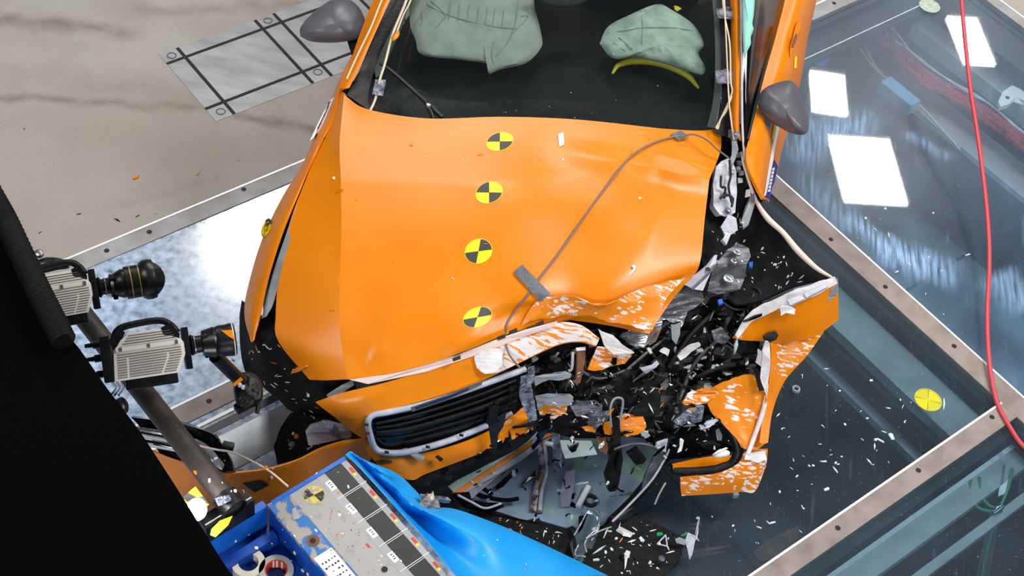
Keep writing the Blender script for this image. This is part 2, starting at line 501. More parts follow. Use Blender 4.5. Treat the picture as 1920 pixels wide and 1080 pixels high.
hall_lamp((4.0, 13.45, 7.0), 0.80, 1.15, 230, 0.18, label='lamp panel over the aisle whose reflection glares in the big glass panel')
hall_lamp((3.52, 14.75, 7.0), 0.46, 0.80, 110, 0.05, label='smaller lamp panel beside it, reflected by the grey door mirror')
hall_lamp((5.48, 16.4, 7.0), 0.46, 1.0, 130, 0.2, label='far lamp panel reflected near the red hose')
hall_lamp((-2.75, 10.55, 7.0), 0.95, 1.05, 330, 0.1, label='lamp panel reflected in the pale floor plate left of the car')
hall_lamp((-0.3, 8.2, 7.6), 3.2, 1.8, 370, 0.0, label='wide lamp panel hanging above the bonnet')
hall_lamp((-4.6, 1.2, 7.5), 2.2, 2.2, 430, 0.0, label='square lamp panel hanging over the concrete side')
hall_lamp((4.5, 4.6, 7.5), 2.2, 2.2, 640, 0.0, label='square lamp panel hanging over the glass side')
hall_lamp((0.4, -6.0, 6.2), 3.0, 1.5, 800, 0.0, 0.7, label='lamp panel hanging behind the viewing gallery')  # unseen fill lamp, added to light the bumper from the front
hall_lamp((7.6, 4.4, 6.2), 1.6, 1.2, 330, math.pi / 2, 0.85, label='tilted lamp panel at the far side of the glass floor, turned to the open door')  # unseen fill lamp, added to brighten the outer side of the door

# ------------------------------------------------------------------ floor, metal trims and the glazed pit
def concrete():
    m = bpy.data.materials.new('worn_concrete'); m.use_nodes = True
    nt = m.node_tree; L = nt.links; N = nt.nodes.new; p = nt.nodes['Principled BSDF']
    p.inputs['Roughness'].default_value = 0.75
    tc = N('ShaderNodeTexCoord')

    def nz(sc, det, src=None, dist=0.0):
        n = N('ShaderNodeTexNoise'); n.inputs['Scale'].default_value = sc; n.inputs['Detail'].default_value = det; n.inputs['Distortion'].default_value = dist
        L.new(src or tc.outputs['Object'], n.inputs['Vector']); return n.outputs[0]

    def rng(v, a, b, c, d):
        r = N('ShaderNodeMapRange'); r.inputs[1].default_value = a; r.inputs[2].default_value = b; r.inputs[3].default_value = c; r.inputs[4].default_value = d
        L.new(v, r.inputs[0]); return r.outputs[0]

    def mix(f, a, b):
        x = N('ShaderNodeMix'); x.data_type = 'RGBA'; L.new(f, x.inputs[0])
        if isinstance(a, tuple): x.inputs[6].default_value = lin(a)
        else: L.new(a, x.inputs[6])
        x.inputs[7].default_value = lin(b); return x.outputs[2]

    def math_(op, a, b=None, c=False):
        n = N('ShaderNodeMath'); n.operation = op; n.use_clamp = c
        for i, v in enumerate((a, b)):
            if v is None: continue
            if isinstance(v, (int, float)): n.inputs[i].default_value = v
            else: L.new(v, n.inputs[i])
        return n.outputs[0]
    big = nz(1.1, 6, dist=0.4)
    c = mix(rng(big, 0.35, 0.65, 0, 1), (163, 155, 145), (167, 164, 160))
    c = mix(rng(nz(3.0, 8), 0.45, 0.7, 0, 0.55), c, (153, 144, 135))
    fine = nz(160, 2)
    c = mix(rng(fine, 0.58, 0.72, 0, 0.6), c, (112, 105, 98))
    c = mix(rng(nz(230, 1), 0.62, 0.74, 0, 0.7), c, (176, 170, 162))
    wob = nz(4.0, 5)
    for (x0, y0, x1, y1, wd, am) in ((-40, 30, 260, 60, .10, .6), (-40, 178, 380, 205, .05, .55), (425, 212, 620, 250, .05, .65), (-40, 130, 420, 185, .14, .2), (250, 22, 620, 8, .07, .4), (180, 400, 420, 330, .03, .12)):
        a = W(x0, y0, 0); b = W(x1, y1, 0); d = (b - a); ln = d.length; d /= ln; nn = Vector((-d.y, d.x, 0))
        v = N('ShaderNodeVectorMath'); v.operation = 'DOT_PRODUCT'; L.new(tc.outputs['Object'], v.inputs[0]); v.inputs[1].default_value = nn
        u = N('ShaderNodeVectorMath'); u.operation = 'DOT_PRODUCT'; L.new(tc.outputs['Object'], u.inputs[0]); u.inputs[1].default_value = d
        dist = math_('ABSOLUTE', math_('ADD', math_('SUBTRACT', v.outputs['Value'], a.dot(nn)), math_('MULTIPLY', math_('SUBTRACT', wob, 0.5), wd * 3)))
        m1 = rng(dist, 0, wd, am, 0)
        along = math_('ABSOLUTE', math_('SUBTRACT', u.outputs['Value'], a.dot(d) + ln / 2))
        m2 = rng(along, ln * 0.4, ln * 0.6, 1, 0)
        c = mix(math_('MULTIPLY', math_('MULTIPLY', m1, m2, True), rng(nz(7, 6), 0.3, 0.6, 0.3, 1), True), c, (92, 78, 67))
    L.new(c, p.inputs['Base Color'])
    b = N('ShaderNodeBump'); b.inputs['Strength'].default_value = 0.2; b.inputs['Distance'].default_value = 0.004
    L.new(fine, b.inputs['Height']); L.new(b.outputs[0], p.inputs['Normal'])
    return m


m_conc = concrete()
bm = bmesh.new()
for s0, s1, t0, t1 in ((-4, 13, 4.222, 10), (3.4, 13, 3.832, 4.222), (6.925, 13, -3, 3.832)):
    add_box(bm, F((s0 + s1) / 2, (t0 + t1) / 2, -0.15), AX, BX, UP, ((s1 - s0) / 2, (t1 - t0) / 2, 0.15))
tag(link('floor', bm, m_conc), kind='structure')

m_trim = M('galvanised_floor_strip', (160, 160, 163), 0.5, 0.15, c2=(138, 136, 135), scale=8, bump=0.1, detail=9)
m_trimw = M('worn_taupe_strip', (148, 137, 132), 0.55, 0.1, c2=(122, 112, 105), scale=9, lo=0.42, hi=0.72, bump=0.15, detail=10)
m_edge = M('bright_strip_edge', (232, 232, 234), 0.4, 0.2)
m_hole = M('screw_hole_black', (12, 11, 10), 0.6)
trims = []


def trim(k, s0, s1, t0, t1, mat, holes=(), edge=True):
    o = fbox('trim_%d' % k, s0, s1, t0, t1, -0.05, 0.003, mat, bev=0.002); tag(o, kind='structure')
    if edge:
        e = fbox('edge_lip', s0, s1, t1 - .004, t1 + .006, -0.04, 0.005, m_edge, o) if s1 - s0 > t1 - t0 else fbox('edge_lip', s1 - .004, s1 + .006, t0, t1, -0.04, 0.005, m_edge, o)
    for h in holes:
        lathe('screw', W(*h, 0.0031), UP, ((0, .012), (.001, .012), (.0012, .006), (.0005, .005)), m_hole, o, 14)
    trims.append(o); return o


trim(1, -3.5, 3.4, 4.130, 4.222, m_trim, ((280, 435), (457, 355), (200, 470)))
trim(2, -3.5, 4.600, 3.180, 3.275, m_trimw, ((392, 752),))
trim(3, 3.4, 6.925, 3.740, 3.832, m_trim, ((1564, 6),))
trim(4, 4.600, 4.712, -2.5, 3.740, m_trimw, ((1558, 449), (1660, 538), (1789, 649)))
trim(5, -3.5, 4.600, 1.272, 1.362, m_trimw, ((1860, 782), (1722, 882), (1571, 990)))
trim(6, 6.850, 6.925, -2.5, 3.740, m_trim, ())

m_glass = glass_mat('scratched_floor_glass', (220, 232, 238), 0.035, (150, 180, 205), scratch=0.09, refl=1.5, bloom=.2)
SM = ((1580, 400, 1740, 520, .10, .75, .7), (1640, 455, 1800, 520, .12, .6, .7), (1480, 290, 1640, 210, .16, .45, -.5), (1500, 215, 1640, 260, .12, .35, -.3), (1860, 510, 1930, 580, .14, .55, .5), (1500, 320, 1620, 430, .12, .3, .2), (1690, 245, 1790, 300, .06, .35, .6))
m_glassB = glass_mat('smeared_floor_glass', (240, 246, 248), 0.075, (150, 186, 226), scratch=0.10, refl=1.5, bloom=.30, smears=SM)
m_glassL = glass_mat('hazy_floor_glass', (240, 246, 250), 0.58, (200, 224, 252), scratch=0.20, rough=0.14, refl=2.4, bloom=.3, hs=26, hv=.85)  # strong haze paints in the reflected lamp brightness and the mottled metal
m_gedge = M('green_glass_edge', (60, 92, 84), 0.2)
wins = []
for k, (s0, s1, t0, t1, mt) in enumerate(((-3.5, 3.4, 3.276, 4.129, m_glassL), (3.4, 4.599, 3.276, 3.739, m_glass), (-3.5, 2.05, 1.363, 3.179, m_glassL), (2.056, 4.599, 1.363, 3.179, m_glass),
                                          (4.713, 6.849, -2.5, 3.739, m_glassB), (-3.5, 4.599, -2.5, 1.271, m_glass)), 1):
    wins.append(tag(fbox('window_%d' % k, s0, s1, t0, t1, -0.022, -0.002, mt), kind='structure'))

tag(fbox('trim_7', -3.5, 2.052, 2.885, 3.055, -.03, .002, M('flat_metal_profile', (150, 156, 162), .35, .35, c2=(126, 132, 140), scale=12), bev=.001), kind='structure')
tag(fbox('trim_8', -3.5, 2.052, 3.085, 3.12, -.03, .0, M('dark_slot', (36, 42, 50), .4)), kind='structure')
tag(fbox('trim_9', -3.5, 2.052, 3.135, 3.150, -.03, .003, m_edge), kind='structure')
# the film pit below the glass
m_pitw = M('pit_wall_grey', (150, 182, 206), 0.6, c2=(104, 134, 156), scale=3)
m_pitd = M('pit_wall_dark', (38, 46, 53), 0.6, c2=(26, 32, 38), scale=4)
m_seam = M('pit_panel_seam', (16, 18, 22), 0.7)
m_beam = M('pit_beam_grey', (184, 190, 186), 0.45, 0.05, c2=(160, 166, 164), scale=5)
m_beamw = M('pit_beam_bright', (244, 248, 250), 0.5)
m_galv = M('galvanised_sheet', (206, 224, 246), 0.42, 0.15, c2=(150, 174, 200), scale=46, detail=4, bump=0.15, lo=0.4, hi=0.6)
PZ = -1.7
PD = -1.05
m_hallw = M('hall_wall_dark', (58, 62, 66), .8, c2=(48, 52, 56), scale=.8)
tag(box('wall_back', (1, 21, 4.5), ((1, 0, 0), (0, 1, 0), UP), (13, .15, 4.5), m_hallw), kind='structure')
tag(box('wall_front', (1, -9.5, 4.5), ((1, 0, 0), (0, 1, 0), UP), (13, .15, 4.5), m_hallw), kind='structure')
tag(fbox('trim_pit_divider', 4.66, 4.70, -2.5, 3.7, PZ, -.055, m_pitd), kind='structure')  # dividing wall of the pit
bm = bmesh.new(); add_box(bm, F(5.8, 1.0, PZ - .05), AX, BX, UP, (1.25, 3.2, .05)); tag(link('floor_pit_big', bm, m_pitw), kind='structure')
bm = bmesh.new(); add_box(bm, F(1.0, 1.0, PD - .05), AX, BX, UP, (3.64, 3.25, .05)); tag(link('floor_pit_dark', bm, m_pitd), kind='structure')
tag(fbox('trim_pit_back', 3.3, 7.0, 3.78, 3.85, PZ, -.06, m_pitd), kind='structure')  # back wall of the pit, its two outer walls follow
tag(fbox('trim_pit_right', 6.93, 7.0, -2.5, 3.8, PZ, -.31, m_pitd), kind='structure')
tag(fbox('trim_pit_left', -3.6, 3.4, 4.17, 4.25, PZ, -.31, m_pitd), kind='structure')
for i, (s0, s1, t0, t1) in enumerate(((4.8, 4.83, -2, 3.7), (5.35, 5.37, -2, 3.7), (5.43, 5.44, -2, 3.7), (6.0, 6.02, -2, 3.7), (4.65, 6.9, 1.7, 1.72), (4.65, 6.9, 2.75, 2.77), (2.5, 2.52, -2, 3.7), (3.1, 3.13, -2, 3.7), (3.7, 3.72, -2, 3.7), (4.2, 4.22, -2, 3.7), (3.40, 3.41, -2, 3.7), (0, 4.5, 2.2, 2.21))):
    c = F((s0 + s1) / 2, (t0 + t1) / 2, (PZ if s1 > 4.6 else PD) + .004)
    tag(box('trim_seam_%d' % (i + 1), c, (AX, BX, UP), ((s1 - s0) / 2, (t1 - t0) / 2, .003), m_seam), kind='structure')
for k in range(14):
    tag(box('trim_seam_wall_%d' % k, F(4.657, -1.2 + .33 * k, -.7), (AX, BX, UP), (.003, .006 + .004 * (k % 3), .6), m_seam if k % 2 else m_beam), kind='structure')
# carrying beams under the strips
tag(fbox('trim_girder_under_cross_strip', 4.34, 4.545, 1.39, 3.15, -.16, -.10, m_beam), kind='structure')
tag(fbox('trim_girder_low_flange', 4.25, 4.34, 1.39, 2.66, -.32, -.28, m_beam), kind='structure')
tag(fbox('trim_girder_web_slot', 4.30, 4.345, 1.39, 2.9, -.29, -.165, m_seam), kind='structure')
tag(fbox('trim_girder_front_rail', 0.6, 4.56, 1.10, 1.20, -.18, -.13, m_beam), kind='structure')
tag(fbox('trim_girder_front_rail_lip', 0.6, 4.56, 1.195, 1.215, -.16, -.11, m_beamw), kind='structure')
tag(fbox('trim_girder_thin_rail', 0.6, 4.50, 0.985, 1.025, -.20, -.16, m_beam), kind='structure')
gc = F(6.465, 2.75, -.52); gv = (gc - CAMP).normalized(); gl_ = (Vector((4.0, 13.45, 7.0)) - gc).normalized(); gn = (gl_ - gv); gn = (gn - BX * gn.dot(BX)).normalized()
tag(box('trim_girder_bright', F(6.465, .9, -.55), (gn.cross(BX), BX, gn), (.10, 2.7, .02), M('polished_girder', (230, 236, 240), .34, .8), bev=.004), kind='structure')
tag(fbox('trim_girder_outer', 6.78, 6.92, -2.0, 3.70, -.50, -.40, m_beam), kind='structure')
# shallow pale trays under the panels left of the car
tag(fbox('floor_tray_pale', -3.4, 3.3, 3.30, 4.10, -.34, -.30, m_galv), kind='structure')  # pale tray added to brighten the glass where a lamp's reflection spreads
tag(fbox('trim_girder_tray_rib', -3.4, 3.2, 3.86, 3.97, -.30, -.08, m_galv), kind='structure')
tag(fbox('trim_girder_tray_rib_low', -3.4, 3.2, 3.52, 3.60, -.30, -.12, m_galv), kind='structure')
tag(fbox('floor_tray_front', -3.4, 2.02, 1.40, 3.15, -.34, -.30, m_galv), kind='structure')
tag(fbox('trim_girder_tray_step', -3.4, 2.0, 2.92, 3.06, -.30, -.06, m_galv), kind='structure')
tag(fbox('trim_girder_tray_slot', -3.4, 2.0, 3.09, 3.13, -.30, -.05, m_pitd), kind='structure')

# embedded steel floor plate with black cross lines
m_plate = M('brushed_steel_plate', (160, 161, 164), 0.42, 0.25, c2=(134, 136, 139), scale=4, detail=10, stretch=(1, 3, 1), bump=0.05)
m_line = M('black_line_groove', (24, 18, 16), 0.7)
pl = fbox('floor_plate', 2.52, 4.2, 4.662, 5.226, -.03, 0.002, m_plate)
tag(pl, 'grey steel plate set in the concrete floor, crossed by black lines with ringed bolts', 'floor plate')
for s in (2.623, 3.074, 3.186, 3.65, 3.76):
    fbox('black_line', s - .009, s + .009, 4.664, 5.224, .0021, .0029, m_line, pl)
for t in (5.143, 4.763):
    fbox('black_line', 2.521, 4.199, t - .009, t + .009, .0022, .0031, m_line, pl)
m_ring = M('bolt_ring_dark', (58, 56, 56), 0.5)
for s, t in ((2.57, 5.185), (3.13, 5.187), (2.575, 4.71), (3.14, 4.722), (3.7, 5.187), (3.7, 4.722)):
    r = lathe('bolt_ring', F(s, t, .0022), UP, ((0, .024), (.0012, .024), (.0012, .019), (0, .019)), m_ring, pl, 24, caps=False)
    lathe('bolt', F(s, t, .0022), UP, ((0, .014), (.002, .013), (.0025, .004)), m_plate, pl, 20)

m_gask = M('black_gasket', (14, 18, 18), .5)
for k, (s0, s1, t0, t1) in enumerate(((6.80, 6.849, -2.4, 3.73), (4.72, 6.84, 3.70, 3.738), (4.555, 4.598, -2.4, 3.17), (-3.4, 4.59, 1.225, 1.270), (-3.4, 3.3, 4.10, 4.128))):
    tag(fbox('trim_gasket_%d' % (k + 1), s0, s1, t0, t1, -.040, -.026, m_gask), kind='structure')
tag(fbox('trim_glass_joint', 4.713, 6.80, 3.521, 3.527, -.0019, -.0005, m_pale), kind='structure')
tag(fbox('trim_glass_shade', 4.713, 6.80, 3.53, 3.70, -.09, -.07, m_pitd), kind='structure')  # dark band under the glass beyond the joint
# things seen through the glass
m_redc = M('red_cable', (176, 8, 26), 0.6, c2=(110, 4, 14), scale=60)
rc = empty('cable_bundle', W(1760, 160, -.42), 'bundle of thin red cables running under the glass beside the bright beam', 'cable bundle')
path = [(1632, 44), (1660, 72), (1700, 112), (1745, 152), (1800, 182), (1850, 212), (1925, 275), (2000, 330)]
for k in range(9):
    q = [W(x + random.uniform(-14, 14), y + random.uniform(-11, 11), -.40 + random.uniform(-.03, .03)) for x, y in path]
    tube('red_cable', q, random.uniform(.015, .022), m_redc, rc)
for k in range(2):
    q = [W(x + 14 + random.uniform(-7, 7), y - 10 + random.uniform(-6, 6), -.39) for x, y in path]
    tube('white_cable', q, .006, m_pale, rc)
m_bluebox = M('pit_box_blue', (98, 150, 186), 0.5)
tag(box('junction_box', W(1685, 180, -.30), (BX, AX, UP), (.12, .045, .04), m_bluebox, bev=.01), 'pale blue box under the glass panel above the white glare', 'box')
m_bluecl = M('blue_cloth', (24, 74, 178), 0.7)
tag(pillow('blue_rag', [(1530, 92, -.12), (1552, 96, -.12), (1556, 110, -.12), (1544, 124, -.12), (1528, 118, -.12)], m_bluecl, h=.03, wr=.01), 'small blue bundle under the glass beside the open orange door', 'rag')
br = empty('pit_bracket', W(1895, 180, -.3), 'pale rounded metal bracket with a hole, under the glass right of the red hose', 'bracket')
poly('bracket_plate', [(1872, 190, -.3), (1880, 172, -.3), (1897, 160, -.3), (1912, 166, -.3), (1930, 180, -.3), (1925, 190, -.3), (1905, 182, -.3), (1890, 196, -.3), (1876, 200, -.3)], m_beamw, br, th=.03)
lathe('bracket_hole', W(1889, 183, -.298), UP, ((0, .012), (.002, .012)), m_hole, br, 14)
for q in ([(1598, 70, -.5), (1625, 110, -.5), (1652, 140, -.5), (1700, 172, -.5), (1800, 280, -.5)], [(1608, 66, -.5), (1640, 122, -.5), (1655, 138, -.5)]):
    tag(tube('conduit_pipe', [W(*p) for p in q], .008, m_beam), 'thin grey conduit under the glass, ' + ('running long past the pale blue box' if len(q) > 3 else 'short one beside the longer conduit'), 'pipe')
m_green = M('green_hose', (24, 150, 96), 0.35)
gh = empty('hose_stand', W(1850, 960, -.16), 'chrome stand with looped green hoses under the glass at the lower right corner', 'hose stand')
tube('green_hose', [W(1820, 898, -.13), (W(1818, 925, -.14)), W(1834, 952, -.15), W(1862, 960, -.16)], .008, m_green, gh)
tube('green_hose', [W(1836, 895, -.13), (W(1838, 925, -.14)), W(1850, 944, -.15), W(1868, 955, -.16)], .008, m_green, gh)
tube('green_hose', [W(1872, 958, -.16), (W(1890, 915, -.13)), W(1898, 880, -.12)], .007, m_green, gh)
tube('green_hose', [W(1868, 962, -.16), (W(1850, 1030, -.30)), W(1836, 1100, -.45)], .007, m_green, gh)
m_chrome = M('chrome', (210, 214, 220), 0.16, 0.95)
for k in range(4): tube('chrome_tube', [W(1858 + 5 * k, 962, -.16), W(1828 + 7 * k, 1100, -.45)], .007, m_chrome, gh)
lathe('clamp', W(1868, 958, -.16) - AX * .03, AX, ((0, .016), (.02, .016), (.02, .022), (.045, .022), (.045, .014), (.07, .014)), m_chrome, gh, 14)
poly('clamp_plate', [(1872, 930, -.13), (1880, 870, -.13), (1900, 880, -.13), (1884, 925, -.13)], m_beamw, gh, th=.01)
m_rust = M('rusty_plate', (150, 96, 62), 0.6, 0.2, c2=(96, 66, 50), scale=12)
tag(poly('rusty_plate', [(1412, 1036, -.25), (1440, 1012, -.25), (1497, 985, -.25), (1494, 1020, -.25), (1470, 1046, -.25), (1425, 1052, -.25)], m_rust, th=.02), 'brown rusty plate seen through the glass at the lower edge by the taupe strip', 'plate')
m_darkm = M('dark_pit_machine', (24, 28, 32), 0.5)
tp = empty('pit_tripod', W(1532, 838, PD), 'dark tripod standing in the film pit right of the orange wreck', 'tripod')
tube('column', [W(1545, 690, -.62), W(1532, 840, -.66)], .05, m_darkm, tp, res=1)
for q in ((1405, 905), (1600, 930), (1520, 960)): tube('leg', [W(1532, 835, -.66), W(*q, PD + .01)], .018, m_darkm, tp, res=1)
pillow('head', [(1500, 655, -.55), (1540, 640, -.55), (1590, 650, -.55), (1598, 690, -.55), (1570, 720, -.55), (1520, 712, -.55)], m_darkm, tp, h=.06, wr=.03)
tag(box('pit_cabinet', W(1672, 850, -.80), (AX, BX, UP), (.12, .16, .24), m_darkm, bev=.02), 'dark square cabinet in the pit below the yellow disc', 'cabinet')
tag(box('pit_cabinet', W(1730, 1020, -.80), (AX, BX, UP), (.12, .10, .24), m_darkm, bev=.02), 'dark upright cabinet in the pit left of the chrome hose stand', 'cabinet')

# floor markers and the red hose
yd = empty('floor_target', W(1740, 750, 0), 'round yellow target disc with thin cross on the glass right of the wreck', 'target disc')
for k, a in enumerate((0, 90, 180, 270)):
    pts = [F(0, 0, 0)] + [AX * (.058 * math.cos(math.radians(a + 2 + 86 * i / 8 + 40))) + BX * (.058 * math.sin(math.radians(a + 2 + 86 * i / 8 + 40))) for i in range(9)]
    poly('yellow_quarter', [W(1740, 750, .002) + p for p in pts], M('target_disc_yellow_%d' % k, (206, 200, 10) if k % 2 else (196, 190, 8), .5), yd, th=.002, world=True)
lathe('rim', W(1740, 750, -.001), UP, ((0, .062), (.002, .062), (.0022, .058), (0, .058)), M('target_rim', (196, 196, 60), .5), yd, 36, caps=False)
tag(lathe('floor_target', W(1743, 11, -.001), UP, ((0, .062), (.002, .062), (.003, .058), (.0032, .02)), M('pale_disc', (190, 202, 180), .5, c2=(150, 168, 150), scale=40), n=36), 'round pale green disc on the glass near the top right corner', 'target disc')
hp = [(1797, -60, .5), (1803, 0, .45), (1808, 60, .4), (1820, 170, .3), (1834, 260, .22), (1849, 380, .15), (1855, 480, .1), (1851, 590, .06), (1855, 680, .03), (1868, 750, .012), (1893, 800, .01), (1925, 842, .01), (1990, 880, .01)]
tag(tube('hose', [W(*p) for p in hp], .0105, m_redhose), 'thin red hose hanging from the top and trailing across the glass floor', 'hose')
# ------------------------------------------------------------------ the crashed car
car = empty('car', Vector((0, 4.0, 0)), 'crashed orange car with yellow and black targets down its bonnet', 'car')

zoff = [-.105, -.062, -.016, -.008, 0, .004, .0, -.012, -.03, -.05]
hood_px = [
    ([(634, 158), (638, 166), (645, 178), (690, 205), (800, 222), (938, 219), (1080, 224), (1240, 241), (1310, 245), (1352, 240)], 1.015),
    ([(601, 262), (620, 264), (637, 266), (730, 266), (830, 266), (935, 266), (1090, 272), (1245, 285), (1310, 285), (1351, 282)], 1.0),
    ([(576, 330), (608, 332), (639, 335), (735, 338), (830, 340), (922, 345), (1085, 330), (1222, 312), (1280, 328), (1330, 337)], .985),
    ([(545, 412), (592, 417), (640, 425), (730, 425), (820, 425), (908, 425), (1060, 420), (1198, 410), (1262, 415), (1321, 415)], .945),
    ([(525, 500), (580, 505), (638, 510), (720, 510), (810, 510), (897, 510), (1040, 500), (1184, 492), (1245, 495), (1313, 490)], .90),
    ([(517, 590), (575, 595), (636, 600), (715, 600), (800, 590), (892, 580), (1000, 556), (1140, 552), (1222, 545), (1298, 520)], .85),
    ([(522, 640), (580, 655), (642, 660), (720, 655), (800, 640), (890, 622), (985, 580), (1110, 586), (1190, 585), (1262, 560)], .80),
    ([(580, 712), (610, 713), (652, 711), (720, 702), (800, 683), (880, 655), (960, 624), (1070, 600), (1140, 610), (1217, 626)], .755),
]
hood_rows = [[(x, y, z + zoff[i] * (1.0 if j < 6 else .8)) for i, (x, y) in enumerate(r)] for j, (r, z) in enumerate(hood_px)]
dents = [(1030, 300, 60, -.012), (960, 375, 55, .006), (900, 545, 70, -.016), (760, 560, 90, -.010), (1080, 470, 90, -.022), (1150, 400, 60, .010), (880, 640, 60, .010), (690, 600, 45, -.012), (685, 680, 30, -.008),
         (1215, 312, 1335, 338, 26, .024), (1060, 285, 1215, 312, 30, .012), (860, 655, 1010, 585, 34, .016), (1240, 250, 1300, 330, 30, -.006), (1010, 560, 40, .012), (1210, 470, 1250, 370, 26, .006), (690, 690, 720, 640, 16, .008), (1150, 545, 60, .012)]
hood = sheet('hood', hood_rows, m_orange, car, thick=.012, nu=9, nv=9, ub=(2, 7), vb=(2,), dents=dents, smooth=24)
hood_bvh = bvh_of([hood])

# scraped, folded front corner of the bonnet
fold = sheet('hood_fold', [[(975, 612, .775), (1030, 596, .79), (1090, 592, .79), (1150, 604, .78), (1222, 622, .77)],
                           [(1000, 570, .84), (1060, 566, .845), (1120, 574, .835), (1180, 570, .84), (1250, 560, .82)],
                           [(1025, 556, .86), (1080, 556, .87), (1130, 574, .85), (1200, 540, .87), (1285, 522, .85)]], m_scrape, car, thick=.004, nu=7, nv=7, rough=.012, rscale=14, smooth=26)
tag(fold, 'torn front corner with the paint scraped to white')
poly('hood_flange', [(655, 712, .742), (760, 697, .745), (860, 667, .75), (930, 637, .765), (985, 618, .775), (1045, 603, .78), (1040, 612, .765), (980, 632, .75), (905, 662, .735), (800, 696, .73), (690, 720, .725)], m_pink, car, th=.006)
for x, y in ((856, 668), (940, 628), (962, 617), (1012, 603), (994, 611)):
    poly('flange_slot', [(x - 8, y + 4, .772), (x + 7, y - 2, .776), (x + 8, y + 5, .77), (x - 6, y + 10, .766)], m_hole, car, th=.003)

# targets on the bonnet: quadrants laid onto the sheet metal
for (x, y, rx, ry, sk, flip) in ((937, 266, 25.5, 17.5, -.16, 0), (917, 361.5, 25.5, 20.5, -.13, 0), (897, 471.5, 26, 23.5, -.08, 1), (895, 595, 27, 19.5, -.22, 1)):
    t = drape('target_sticker', disc_rows(x, y, rx, ry, 0, 360, 32, -sk), hood_bvh, m_yellow, car, lift=.002)
    for a0 in ((90, 270) if not flip else (0, 180)):
        drape('black_quadrant', disc_rows(x, y, rx * .95, ry * .95, a0 + 6, a0 + 84, 8, -sk), hood_bvh, m_tgrey, t, lift=.0036)

# cable taped across the bonnet
cab = [(1272, 256), (1225, 270), (1180, 298), (1130, 360), (1080, 430), (1045, 480), (1010, 525), (985, 560), (960, 592), (949, 615), (948, 640), (955, 665), (975, 690)]
cp = []
for x, y in cab:
    h = hood_bvh.ray_cast(CAMP, ray(x, y)); cp.append(h[0] + Vector((0, 0, .006)) if h[0] else W(x, y, .74))
tube('bonnet_cable', cp, .0042, m_wire, car, res=5)
cp = []
for x, y, z in ((1272, 256, 1.0), (1300, 252, 1.01), (1325, 262, 1.01), (1345, 280, .99), (1366, 296, .95)): cp.append(W(x, y, z + .015))
tube('bonnet_cable', cp, .004, m_wire, car, res=5)
drape('tape_patch', quad((1256, 254), (1275, 247), (1291, 258), (1272, 266), 3, 3), hood_bvh, m_tape, car, lift=.009)
drape('tape_strip', quad((962, 512), (978, 498), (1031, 552), (1014, 568), 3, 8), hood_bvh, m_tape, car, lift=.009)
m_label = M('white_flake_big', (232, 228, 226), .5)
h = drape('torn_paper', quad((1046, 252), (1056, 249), (1058, 272), (1049, 276), 3, 3), hood_bvh, m_label, car, lift=.004)

# front wing at the left of the photo
fen = [
    [(688, 60, .95), (664, 110, .97), (656, 135, .98), (650, 158, 1.0)],
    [(652, 118, .88), (644, 135, .94), (640, 150, .97), (637, 162, .97)],
    [(612, 205, .86), (618, 208, .91), (622, 214, .935), (628, 222, .94)],
    [(570, 302, .82), (582, 296, .88), (592, 286, .905), (598, 274, .91)],
    [(528, 372, .76), (545, 366, .84), (558, 358, .87), (566, 350, .875)],
    [(491, 450, .70), (508, 446, .80), (521, 440, .83), (530, 434, .84)],
    [(467, 530, .66), (483, 527, .76), (495, 524, .79), (503, 519, .80)],
    [(458, 588, .64), (469, 588, .72), (480, 586, .745), (489, 584, .755)],
    [(470, 640, .70), (472, 641, .705), (474, 640, .71), (477, 637, .71)]]
fen_side = [[(r[0][0] + 3, r[0][1] + 4, r[0][2] - .10)] + r for r in fen]
fender = sheet('fender', fen_side, m_orange, car, thick=.006, nu=5, nv=5, smooth=40)
fen_bvh = bvh_of([fender])
sheet('inner_flange', [[(554, 388, .855), (563, 376, .86)], [(536, 440, .825), (547, 438, .835)], [(514, 505, .785), (529, 500, .80)], [(502, 550, .76), (518, 545, .775)], [(496, 575, .74), (511, 572, .75)], [(490, 597, .72), (499, 594, .725)]], m_clip, car, nu=3, nv=5, thick=.004)
LE = [(618, 190), (606, 212), (593, 238), (581, 264)]; RE = [(627, 183), (617, 207), (607, 231), (597, 250)]


def lr(t):
    k = min(2, int(t * 3)); f = t * 3 - k
    return [(p[k][0] + (p[k + 1][0] - p[k][0]) * f, p[k][1] + (p[k + 1][1] - p[k][1]) * f) for p in (LE, RE)]


rows_ = []
for i in range(13):
    l, r = lr(i / 12); rows_.append([(l[0] + (r[0] - l[0]) * k / 4, l[1] + (r[1] - l[1]) * k / 4) for k in range(5)])
st = tag(drape('lettered_sticker', rows_, fen_bvh, m_paper, car, lift=.003), 'white sticker with black lettering')
for k in range(8):
    (a_, b_), (c_, d_) = lr(.08 + k * .115), lr(.08 + k * .115 + .075)
    mid = lambda p, q, f: (p[0] + (q[0] - p[0]) * f, p[1] + (q[1] - p[1]) * f)
    drape('letter', quad(mid(a_, b_, .18), mid(a_, b_, .62 + .1 * (k % 2)), mid(c_, d_, .55), mid(c_, d_, .2), 1, 1), fen_bvh, m_ink, st, lift=.006)
ts = drape('side_target', disc_rows(499, 428, 9, 17, 0, 360, 24, .25), fen_bvh, m_yellow, car, lift=.003)
drape('black_quadrant', disc_rows(500, 424, 9, 15, 10, 130, 8, .25), fen_bvh, m_tgrey, ts, lift=.0045)
# strip of shut line between wing and bonnet
tube('shut_line', [W(*p) for p in ((630, 226, .925), (592, 288, .885), (566, 352, .855), (541, 432, .815), (524, 500, .77))], .006, m_blackgl, car)

